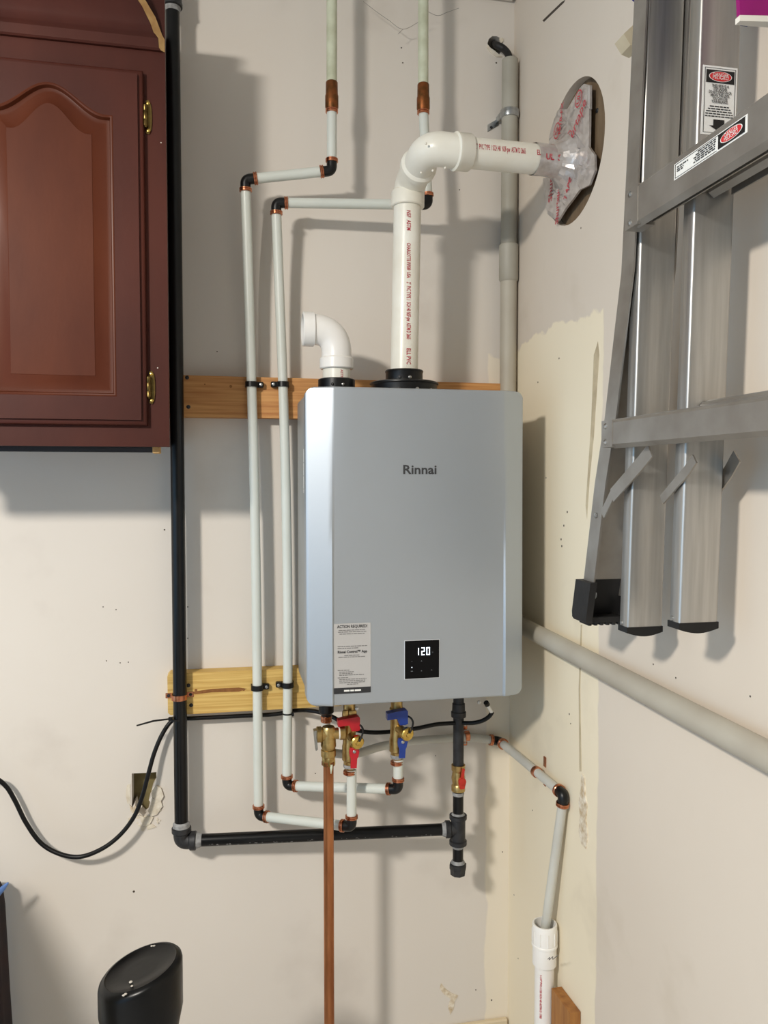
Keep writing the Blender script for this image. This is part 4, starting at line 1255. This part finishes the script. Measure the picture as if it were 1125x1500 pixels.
# moulded outer edge of the door
def rect(ins, y):
    return [(d_l + ins, y, d_b + ins), (d_r - ins, y, d_b + ins), (d_r - ins, y, d_t - ins), (d_l + ins, y, d_t - ins)]
MB().loft([rect(0.0, DY + 0.019), rect(0.0, DY + 0.009), rect(0.002, DY + 0.0065), rect(0.005, DY + 0.0055), rect(0.0085, DY + 0.0055), rect(0.0105, DY + 0.0045), rect(0.0115, DY + 0.0003), rect(0.0115, DY + 0.019)]).build('door_edge_moulding', 'cherry', door, smooth=50)
lps = []
for ins, y in [(-0.0008, DY - 0.0003), (0.0012, DY - 0.0012), (0.0035, DY - 0.0002), (0.0050, DY + 0.0045), (0.0060, DY + 0.0075), (0.010, DY + 0.0085), (0.014, DY + 0.0080), (0.036, DY + 0.0008), (0.0372, DY - 0.0006), (0.040, DY - 0.0006)]:
    lps.append([(a, y, b) for a, b in outline(ins)])
MB().loft(lps, cap1=True).build('raised_panel', 'cherry_panel_sheen', door, smooth=40)
# hinges
for py in (166, 566):
    c = PY(219, py, DY)
    hg = MB()
    x0 = d_r + 0.001
    hl = 0.030
    prof = [(0.0, -hl), (0.006, -hl - 0.002), (0.010, -hl + 0.006), (0.0115, -0.010), (0.0115, 0.010), (0.010, hl - 0.006), (0.006, hl + 0.002), (0.0, hl), (0.003, hl * .55), (0.003, -hl * .55)]
    hobj = hg.prism([(x0 + a + 0.002, CFY - 0.0025, c.z + b) for a, b in prof], (0, 0.0026, 0)).build('hinge', 'brass_antique', cab)
    MB().lathe((x0 + 0.002, CFY - 0.008, c.z - 0.019), (0, 0, 1), [(-.003, 0.002), (0, 0.0045), (0.010, 0.0045), (0.011, 0.0040), (0.012, 0.0045), (0.026, 0.0045), (0.027, 0.0040), (0.028, 0.0045), (0.038, 0.0045), (0.041, 0.002)], 14).build('hinge_barrel', 'brass_antique', hobj)
    for s in (-1, 1):
        MB().lathe((x0 + 0.0075, CFY - 0.0025, c.z + s * 0.0255), (0, -1, 0), [(0, 0.0036), (0.0015, 0.003), (0.002, 0.001)], 10).build('hinge_screw', 'brass_bright', hobj)
# crown moulding, profile swept along x, right end cut back at an angle
zc0 = PY(241, 77, CFY).z
prof = [(0.000, 0.000), (0.006, 0.000), (0.009, 0.003), (0.010, 0.020), (0.014, 0.024), (0.017, 0.026), (0.022, 0.040), (0.034, 0.062), (0.052, 0.082), (0.060, 0.088), (0.061, 0.092), (0.066, 0.094), (0.070, 0.112), (0.070, 0.125)]
inner_ = [(0.058, 0.125), (0.050, 0.100), (0.030, 0.078), (0.014, 0.056), (0.004, 0.030), (0.000, 0.024)]
full = prof + inner_
def crown_x(d, z):
    return cr_ - 0.001 - 1.10 * d
L0 = [(cl_, CFY - d, zc0 + z) for d, z in full]
L1 = [(crown_x(d, z), CFY - d, zc0 + z) for d, z in full]
cm = MB().loft([L0, L1], cap0=True).build('crown_moulding', 'cherry', cab, smooth=40)
vs2 = [Vector(p) + Vector((0.0002, 0, 0)) for p in L1]
v2, f2 = poly_holes([(CFY - p.y, p.z) for p in vs2], [])
MB().add([(crown_x(v.x, v.y - zc0) + 0.0006, CFY - v.x - 0.0004, v.y) for v in v2], f2).build('raw_cut_end', 'raw_wood', cm)
for px, py in [(236, 209), (231, 539)]:
    q = PY(px, py, CFY)
    MB().ball(q, 0.0013, 6, 4).build('paint_fleck', 'white_trim', cab)

# ================================================================== ALUMINIUM STEP LADDER
lad = thing('step_ladder', (0.62, 0.9, 1.25), 'folded aluminium step ladder hanging against the right wall', 'ladder')
LX = 0.602
def yz_line(p, q):
    """y as a linear function of z through two points"""
    k = (q.y - p.y) / (q.z - p.z)
    return lambda z: p.y + (z - p.z) * k
# flared front rail: channel section open towards the room
fe1 = PX(856, 849, LX)
_kn = sorted([(PX(a, b, LX).z, PX(a, b, LX).y) for a, b in ((932, -60), (928, 20), (919, 220), (910, 400), (901, 477), (886, 610), (871, 710), (855, 849), (848, 905))])
def fy(z):
    for (z0, y0), (z1, y1) in zip(_kn, _kn[1:]):
        if z <= z1 or (z1, y1) == _kn[-1]:
            return y0 + (y1 - y0) * (z - z0) / (z1 - z0)
ztop = 2.40
zfoot = fe1.z - 0.030
def channel(yfun, z0, z1, sgn):
    sec = [(0, 0), (0.070, 0), (0.070, -0.037), (0.0672, -0.037), (0.0672, -0.0028), (0.0028, -0.0028), (0.0028, -0.037), (0, -0.037)]
    loops = []
    for z in [z0] + [k[0] for k in _kn if z0 + 0.01 < k[0] < z1 - 0.01] + [z1]:
        loops.append([(LX + a, yfun(z) + sgn * b, z) for a, b in sec])
    return MB().loft(loops, True, True)
channel(fy, zfoot, ztop, 1).build('front_rail', 'aluminium_dull', lad)
near_y = lambda z: 0.545 - (fy(z) - fy(1.9))
channel(near_y, zfoot, ztop, -1).build('front_rail', 'aluminium_dull', lad)
# rubber boots
def boot(yfun, sgn):
    z0 = PX(858, 910, LX).z - 0.002
    z1 = PX(858, 850, LX).z
    sec = [(-0.009, 0.012), (0.078, 0.012), (0.078, -0.044), (0.072, -0.044), (0.072, -0.004), (0.003, -0.004), (0.003, -0.044), (-0.009, -0.044)]
    loops = []
    for f, s in ((0.0, 0.88), (0.06, 0.96), (0.2, 1.0), (1.0, 1.0)):
        z = z0 + (z1 - z0) * f
        loops.append([(LX + 0.03 + (a - 0.03) * s, yfun(z) + sgn * b * s, z) for a, b in sec])
    bt = MB().loft(loops, True, True).build('rubber_foot', 'black_rubber', lad)
    yb = yfun(z0)
    tr = MB()
    for k in range(6):
        xx = LX + 0.002 + k * 0.011
        tr.box((xx, yb + sgn * -0.034, z0 - 0.005), (xx + 0.006, yb + sgn * 0.002, z0 + 0.004), 0.0008)
    tr.box((LX + 0.004, yb + sgn * -0.036, z0), (LX + 0.06, yb, z0 + 0.010), 0.001)
    tr.build('foot_tread', 'black_rubber', bt)
    rz = z0 + (z1 - z0) * 0.62
    MB().lathe((LX + 0.018, yfun(rz) - sgn * 0.004, rz), (0, -sgn, 0), [(0, 0.008), (0.002, 0.0075), (0.003, 0.004), (0.002, 0.0015)], 14).build('foot_rivet', 'screw', bt)
boot(fy, 1)
boot(near_y, -1)
# box-section rails
BX0, BX1 = 0.608, 0.667
def box_rail(p, q, z0, name='box_rail'):
    f = yz_line(p, q)
    be = 0.0035
    sec = [(be, 0), (BX1 - BX0 - be, 0), (BX1 - BX0 - 0.001, 0.001), (BX1 - BX0, be), (BX1 - BX0, 0.027 - be), (BX1 - BX0 - be, 0.027), (be, 0.027), (0, 0.027 - be), (0, be), (0.001, 0.001)]
    loops = [[(BX0 + a, f(z) + b, z) for a, b in sec] for z in (z0, (z0 + ztop) / 2, ztop)]
    rl = MB().loft(loops, True, True).build(name, 'aluminium', lad, smooth=50)
    n = 13
    cpv = [(BX0 - 0.0008, z0 + 0.001)] + [(BX0 - 0.0008 + (BX1 - BX0 + 0.0016) * k / n, z0 - 0.008 - 0.006 * math.sin(math.pi * k / n)) for k in range(n + 1)] + [(BX1 + 0.0008, z0 + 0.001)]
    MB().prism([(a, f(z0) - 0.0008, b) for a, b in cpv], (0, 0.0286, 0)).build('end_cap', 'black_plastic', rl)
    return rl, f
m_rail, m_f = box_rail(PX(949, 20, BX0), PX(919, 921, BX0), PX(919, 920, BX0).z)
r_rail, r_f = box_rail(PX(1026, 45, BX0), PX(995, 914, BX0), PX(995, 914, BX0).z)
for rl, f, px, py in ((m_rail, m_f, 905, 910), (r_rail, r_f, 983, 905)):
    z = PX(px, py, BX0).z
    MB().lathe((BX0 + 0.0004, f(z) + 0.018, z), (-1, 0, 0), [(0, 0.004), (0.002, 0.003)], 10).build('rivet', 'screw', rl)
# steps: inverted U sections along the wall
def step(x0, depth, zt_, h, ya, yb, rear_ext=0.0, wrap=True):
    t = 0.0025
    sec = [(0, -h), (0.008, -h - 0.006), (0.010, -h - 0.004), (t, -h + 0.003), (t, -t), (depth - t, -t), (depth - t, -h - rear_ext), (depth, -h - rear_ext), (depth, 0), (0.004, 0), (0, -0.004)]
    st_ = MB().loft([[(x0 + a, ya, zt_ + b) for a, b in sec], [(x0 + a, yb, zt_ + b) for a, b in sec]], True, True).build('step', 'aluminium_dull', lad)
    rb = MB()
    for k in range(4):
        xx = x0 + 0.008 + k * (depth - 0.016) / 4
        rb.box((xx, yb + 0.002, zt_ - 0.0005), (xx + 0.004, ya - 0.002, zt_ + 0.002))
    rb.build('tread_ribs', 'aluminium_dull', st_)
    return st_
SXF = LX - 0.026
zt1 = PX(905, 614, SXF).z
zt2 = PX(938, 266, SXF).z
h1 = zt1 - PX(905, 650, SXF).z
h2 = PX(1060, 193, SXF).z - PX(1060, 259, SXF).z
near_end = 0.50
s1 = step(SXF, 0.0255, zt1, h1, PX(893, 632, SXF).y, near_end)
s2 = step(SXF, 0.0255, zt2, h2, PX(928, 300, SXF).y, near_end)
step(BX0 + 0.018, 0.036, zt1 + 0.014, 0.040, r_f(zt1) - 0.002, near_end)
step(BX0 + 0.018, 0.036, zt2 + 0.010, 0.052, r_f(zt2) - 0.002, near_end)
# a third step below the frame edge would be hidden; end plates and rivets where the steps meet the front rail
for zt_, h in ((zt1, h1), (zt2, h2)):
    yy = PX(882 if zt_ == zt1 else 917, 632 if zt_ == zt1 else 300, SXF).y
    ep = MB().box((SXF - 0.0008, yy - 0.034, zt_ - h - 0.004), (SXF + 0.0262, yy + 0.0006, zt_ + 0.0006)).build('step_bracket', 'aluminium_dull', lad)
    for dz in (-0.008, -h + 0.004):
        MB().lathe((SXF - 0.0006, yy - 0.012, zt_ + dz), (-1, 0, 0), [(0, 0.0048), (0.0015, 0.0042), (0.0028, 0.002), (0.003, 0.0005)], 12).build('rivet', 'screw', ep)
# knee braces under the lower step
def strap_bar(pts, w, mat='aluminium_dull', name='knee_brace', th=0.0025):
    pts = [Vector(p) for p in pts]
    lp = []
    for i, p in enumerate(pts):
        d = (pts[min(i + 1, len(pts) - 1)] - pts[max(i - 1, 0)]).normalized()
        n = Vector((-1, 0, 0))
        s = d.cross(n).normalized()
        lp.append([p + s * w / 2 + n * th / 2, p - s * w / 2 + n * th / 2, p - s * w / 2 - n * th / 2, p + s * w / 2 - n * th / 2])
    return MB().loft(lp, True, True).build(name, mat, lad)
strap_bar([PX(953, 660, LX - 0.004), PX(938, 679, LX - 0.005), PX(897, 726, LX - 0.003)], 0.022)
strap_bar([PX(898, 723, LX - 0.0022), PX(883, 754, LX - 0.0016)], 0.015)
MB().lathe(PX(873, 755, LX - 0.0005), (-1, 0, 0), [(0, 0.0048), (0.002, 0.004), (0.003, 0.001)], 12).build('rivet', 'screw', lad)
strap_bar([PX(1018, 672, BX0 - 0.006), PX(1006, 690, BX0 - 0.005), PX(992, 706, BX0 - 0.004), PX(970, 732, BX0 - 0.003)], 0.014)
strap_bar([PX(1080, 668, BX1 + 0.002), PX(1068, 690, BX1 + 0.006), PX(1052, 713, BX1 + 0.006), PX(1036, 728, BX1 + 0.006)], 0.020)

# warning label on the right-hand box rail
def rail_pt(u, z, off=0.0006):
    return Vector((u, r_f(z) - off, z))
a_ = PY(1027, 96, r_f(2.05)); b_ = PY(1072, 206, r_f(2.0))
lu0, lu1 = BX0 + 0.0055, BX1 - 0.0035
lz1 = PX(1028, 96, BX0 + 0.005).z
lz0 = PX(1026, 196, BX0 + 0.005).z
def quad_label(name, u0, v0, u1, v1, mat, parent, fn, off):
    return MB().add([fn(u0, v0, off), fn(u1, v0, off), fn(u1, v1, off), fn(u0, v1, off)], [[0, 1, 2, 3]]).build(name, mat, parent, fix=False)
lw, lh = lu1 - lu0, lz1 - lz0
def rp(u, v, off=0.001):          # label coordinates, v downward from the top
    return rail_pt(lu0 + u * lw, lz1 - v * lh, off)
def fit_label(fn, root, vertical):
    pass
wl1 = MB().prism([rp(0, 1, 0.0007), rp(1, 1, 0.0007), rp(1, 0, 0.0007), rp(0, 0, 0.0007)], (0, 0.0007, 0)).build('warning_label', 'label_white', r_rail)
tag(wl1, 'white danger label with a black down arrow')
kz = (r_f(lz1) - r_f(lz0)) / (lz1 - lz0)
Wl = Vector((0, kz, 1)).normalized()
def lp_(name, pts, mat, off):
    MB().add([rp(u, v, off) for u, v in pts], [list(range(len(pts)))]).build(name, mat, wl1, fix=False)
fr = 0.012
for pts in ([(.05, .03), (.95, .03), (.95, .036), (.05, .036)], [(.05, .964), (.95, .964), (.95, .97), (.05, .97)], [(.05, .03), (.065, .03), (.065, .97), (.05, .97)], [(.935, .03), (.95, .03), (.95, .97), (.935, .97)]):
    lp_('label_border', pts, 'danger_black', 0.0011)
lp_('danger_band', [(.09, .06), (.91, .06), (.91, .245), (.09, .245)], 'danger_black', 0.0012)
lp_('danger_oval_rim', [(.5 + .335 * math.cos(w * math.pi / 12), .152 + .075 * math.sin(w * math.pi / 12)) for w in range(24)], 'label_white', 0.0014)
lp_('danger_oval', [(.5 + .315 * math.cos(w * math.pi / 12), .152 + .069 * math.sin(w * math.pi / 12)) for w in range(24)], 'danger_red', 0.0016)
UX = Vector((1, 0, 0))
def lt(s, u, v, size, width, mat='ink', bold=0.0002):
    flat_text('label_text', s, size, mat, wl1, rp(u, v, 0.0019), UX, Wl, 'CENTER', bold, width)
lt('DANGER', .5, .130, .0062, lw * .46, 'label_white', 0.0)
lt('PELIGRO', .5, .172, .0062, lw * .46, 'label_white', 0.0)
for i, (s, wd) in enumerate([('THIS SIDE IS A', .50), ('STEP LADDER', .40), ('DO NOT STAND ON OR', .66), ('ABOVE THIS LEVEL', .56), ('YOU CAN LOSE', .44), ('YOUR BALANCE.', .48)]):
    lt(s, .5, .290 + i * .046, .0050, lw * wd, bold=0.00013)
for i, wd in enumerate((.56, .66, .76, .80, .82)):
    v = .585 + i * .036
    x = .5 - wd / 2
    rnd = random.Random(i)
    while x < .5 + wd / 2 - .03:
        L2 = min(rnd.uniform(.06, .14), .5 + wd / 2 - x)
        lp_('fine_print', [(x, v - .008), (x + L2, v - .008), (x + L2, v + .008), (x, v + .008)], 'ink', 0.0012)
        x += L2 + .02
lp_('down_arrow', [(.34, .775), (.66, .775), (.66, .865), (.78, .865), (.5, .945), (.22, .865), (.34, .865)], 'danger_black', 0.0013)

# warning label on the upper step's front face
fa = PX(987, 259, SXF - 0.0008); fb = PX(1094, 200, SXF - 0.0008)
fa1 = PX(987, 237, SXF - 0.0008); fb1 = PX(1094, 172, SXF - 0.0008)
ly0, ly1 = fa.y, fb.y
lzb = zt2 - h2 + 0.012; lzt = zt2 - 0.003
lzb, lzt = max((fa.z + fb.z) / 2, lzb - 0.01), min((fa1.z + fb1.z) / 2, lzt)
def spq(u, v, off=0.0004):
    return Vector((SXF - off, ly0 + (ly1 - ly0) * u, lzt - (lzt - lzb) * v))
wl2 = MB().prism([spq(0, 1), spq(1, 1), spq(1, 0), spq(0, 0)], (0.0003, 0, 0)).build('warning_label', 'label_white', s2)
tag(wl2, 'long white danger label on the step front')
UY = Vector((0, -1, 0))
def sl(name, pts, mat, off):
    MB().add([spq(u, v, off) for u, v in pts], [list(range(len(pts)))]).build(name, mat, wl2, fix=False)
for pts in ([(.02, .07), (.98, .07), (.98, .10), (.02, .10)], [(.02, .90), (.62, .90), (.62, .93), (.02, .93)], [(.02, .07), (.026, .07), (.026, .93), (.02, .93)]):
    sl('label_border', pts, 'danger_black', 0.0009)
sl('danger_band', [(.64, .09), (.975, .09), (.975, .91), (.64, .91)], 'danger_black', 0.0010)
sl('danger_oval_rim', [(.81 + .140 * math.cos(w * math.pi / 12), .5 + .33 * math.sin(w * math.pi / 12)) for w in range(24)], 'label_white', 0.0012)
sl('danger_oval', [(.81 + .130 * math.cos(w * math.pi / 12), .5 + .30 * math.sin(w * math.pi / 12)) for w in range(24)], 'danger_red', 0.0014)
l2w = abs(ly1 - ly0)
for s, v in (('DANGER', .40), ('PELIGRO', .61)):
    flat_text('label_text', s, .0075, 'label_white', wl2, spq(.81, v, 0.0017), UY, W, 'CENTER', 0.0, l2w * .17)
for v, u0, u1 in ((.20, .36, .61), (.33, .33, .61), (.46, .30, .60), (.59, .32, .60), (.72, .30, .60), (.30, .05, .22), (.44, .05, .15), (.56, .05, .14)):
    u = u0
    rnd = random.Random(int(v * 100 + u0 * 1000))
    while u < u1 - .012:
        L2 = min(rnd.uniform(.02, .06), u1 - u)
        sl('fine_print', [(u, v - .035), (u + L2, v - .035), (u + L2, v + .035), (u, v + .035)], 'ink', 0.0011)
        u += L2 + .010

# ================================================================== WALL HOOK, HANGING CLOTHS
hk = PX(960, 50, XW)
hook = thing('wall_hook', (XW, hk.y, hk.z - 0.05), 'cream-painted wooden hook on the wall beside the ladder top', 'hook')
t0 = PX(897, 78, 0.640); t1 = PX(906, 92, 0.640); t2 = PX(914, 92, 0.655)
yh = 1.21
tipz = PX(897, 76, 0.638).z
MB().prism([(0.630, yh, tipz), (0.642, yh, tipz - 0.016), (0.656, yh, tipz - 0.020), (0.672, yh, tipz - 0.006), (XW - 0.001, yh, tipz - 0.004), (XW - 0.001, yh, tipz + 0.075), (0.700, yh, tipz + 0.070), (0.668, yh, tipz + 0.036)], (0, -0.030, 0)).build('arm', 'cream_wood', hook)
MB().box((XW - 0.012, yh - 0.055, tipz - 0.04), (XW - 0.0005, yh + 0.004, tipz + 0.16), 0.002).build('back_plate', 'cream_wood', hook)

BYY = 0.80
mg = PY(1084, 33, BYY)
bag = thing('magenta_bag', (mg.x + 0.05, BYY, mg.z), 'magenta fabric bag with a white hem hanging over the ladder', 'bag')
loops = []
for k in range(6):
    z = mg.z + 0.008 + 0.34 * k / 5
    w = 0.004 * math.sin(k * 1.7)
    loops.append([(mg.x - 0.010 * k / 5, BYY + w, z), (mg.x + 0.045, BYY - 0.006 + w, z), (mg.x + 0.100, BYY, z), (mg.x + 0.100, BYY + 0.006, z), (mg.x + 0.045, BYY + 0.004 + w, z), (mg.x - 0.010 * k / 5, BYY + 0.006 + w, z)])
MB().loft(loops, True, True).build('cloth', 'magenta', bag, smooth=60)
hem = [[(mg.x - 0.001, BYY - 0.001, mg.z + dz - 0.001), (mg.x + 0.045, BYY - 0.007, mg.z + dz), (mg.x + 0.101, BYY - 0.001, mg.z + dz + 0.002), (mg.x + 0.101, BYY + 0.007, mg.z + dz + 0.002), (mg.x + 0.045, BYY + 0.005, mg.z + dz), (mg.x - 0.001, BYY + 0.007, mg.z + dz - 0.001)] for dz in (0.002, 0.0085)]
MB().loft(hem, True, True).build('hem', 'white_trim', bag)
ng = PX(1083, 22, 0.680)
navy = thing('navy_cloth', (0.69, ng.y, ng.z), 'navy blue cloth tucked between the ladder top and the wall', 'cloth')
MB().prism([(0.678, ng.y + 0.022, ng.z), (0.678, ng.y - 0.03, ng.z + 0.01), (0.678, ng.y - 0.06, ng.z + 0.30), (0.678, ng.y + 0.022, ng.z + 0.30)], (0.030, 0, 0)).build('fold', 'navy', navy)
ng2 = PX(931, 5, 0.680)
MB().prism([(0.680, ng2.y + 0.012, ng2.z + 0.012), (0.680, ng2.y, ng2.z), (0.680, ng2.y - 0.03, ng2.z + 0.03), (0.680, ng.y, ng.z + 0.30), (0.680, ng2.y + 0.012, ng.z + 0.30)], (0.030, 0, 0)).build('fold', 'navy', navy)

# ================================================================== BLACK CAPPED TUBE, BAG AT THE LEFT
tc = PY(206, 1416, 1.30)
tr_ = 0.0665
tub = thing('black_tube', (tc.x, 1.30, 0.0), 'glossy black upright tube with a slanted flat cap, bottom left', 'tube')
seg = 48
def slant(r, dz, k_=0.27):
    return [(tc.x + r * math.cos(2 * math.pi * k / seg), 1.30 + r * math.sin(2 * math.pi * k / seg), tc.z + dz + k_ * r * math.cos(2 * math.pi * k / seg)) for k in range(seg)]
def flat_(r, z):
    return [(tc.x + r * math.cos(2 * math.pi * k / seg), 1.30 + r * math.sin(2 * math.pi * k / seg), z) for k in range(seg)]
zl = PY(262, 1468, 1.30).z
MB().loft([flat_(tr_ - 0.006, zl - 0.030), flat_(tr_, zl), slant(tr_, -0.012), slant(tr_ - 0.0015, -0.006), slant(tr_ - 0.005, -0.002), slant(tr_ - 0.010, 0.0), slant(tr_ - 0.013, -0.0025), slant(tr_ * .4, -0.003)], cap1=True).build('cap', 'drum_black', tub, smooth=50)
MB().loft([flat_(tr_ - 0.007, 0.0), flat_(tr_ - 0.007, zl - 0.02)], True, True).build('shaft', 'drum_black', tub)
for dx, dy, s in ((-0.012, -0.030, 0.0030), (-0.009, -0.042, 0.0022), (0.013, 0.052, 0.0022), (0.017, 0.050, 0.0022)):
    MB().ball((tc.x + dx, 1.30 + dy, tc.z - 0.0015 + 0.27 * dx), s, 8, 6, (1, 1, 0.5)).build('fleck', 'fleck', tub)
for px, py in ((181, 1458), (184, 1456)):
    q = PY(px, py, 1.30 - tr_ * 0.97)
    MB().ball(q, 0.0018, 6, 4, (1.4, 1, 0.8)).build('fleck', 'fleck', tub)

lx = PY(3, 1330, 1.84).x
lz_t = PY(2, 1292, 1.84).z
gb = thing('narrow_bag', (lx - 0.03, 1.84, 0.0), 'narrow dark bag with a blue tip, cut off by the left edge', 'bag')
loops = []
for z, r, ox in ((0.0, 0.012, 0.020), (0.04, 0.022, 0.020), (0.20, 0.034, 0.012), (0.38, 0.034, 0.004), (lz_t - 0.05, 0.030, 0.002), (lz_t - 0.01, 0.028, 0.0), (lz_t, 0.024, 0.0)):
    loops.append([(lx - 0.028 + ox + r * (1 + 0.10 * math.cos(7 * 2 * math.pi * k / 42)) * math.cos(2 * math.pi * k / 42), 1.84 + r * math.sin(2 * math.pi * k / 42), z) for k in range(42)])
MB().loft(loops, True, True).build('body', 'bag_dark', gb, smooth=50)
e0 = PY(-6, 1312, 1.80); e1 = PY(12, 1293, 1.80)
MB().tube([e0 + Vector((-0.02, 0.01, -0.03)), e0, e0.lerp(e1, 0.6), e1], [0.006, 0.007, 0.0055, 0.002], 10).build('strap_tip', 'strap_blue', gb)
bn = thing('shadow_blocker', (-0.87, 1.15, 0.0), 'unseen bin-shaped blocker left of the picture, added for its soft shadow', 'shadow blocker')  # invented, out of view: added to cast the soft shadow at lower left
MB().loft([[(-0.87 + a * w, 1.15 + b * w, z) for a, b in ((-.5, -.5), (.5, -.5), (.5, .5), (-.5, .5))] for z, w in ((0.0, 0.36), (0.98, 0.42))], True, True).build('body', 'conduit_grey', bn)
MB().box((-1.09, 0.93, 0.982), (-0.65, 1.37, 1.02), 0.012, 2).build('lid', 'iron', bn)
# ================================================================== COBWEB
web = thing('cobweb', PY(590, 43, YW - 0.05), 'thin dusty cobweb strand between the two painted risers', 'cobweb')
for pp in ([(532, 2), (550, 16), (570, 30), (590, 43), (612, 33), (622, 26)], [(590, 43), (583, 50)], [(625, 16), (641, 23), (655, 18), (672, 12)]):
    MB().tube(smooth_path([PY(a, b, YW - 0.04) for a, b in pp], 4), 0.0006, 5).build('strand', 'cobweb', web)
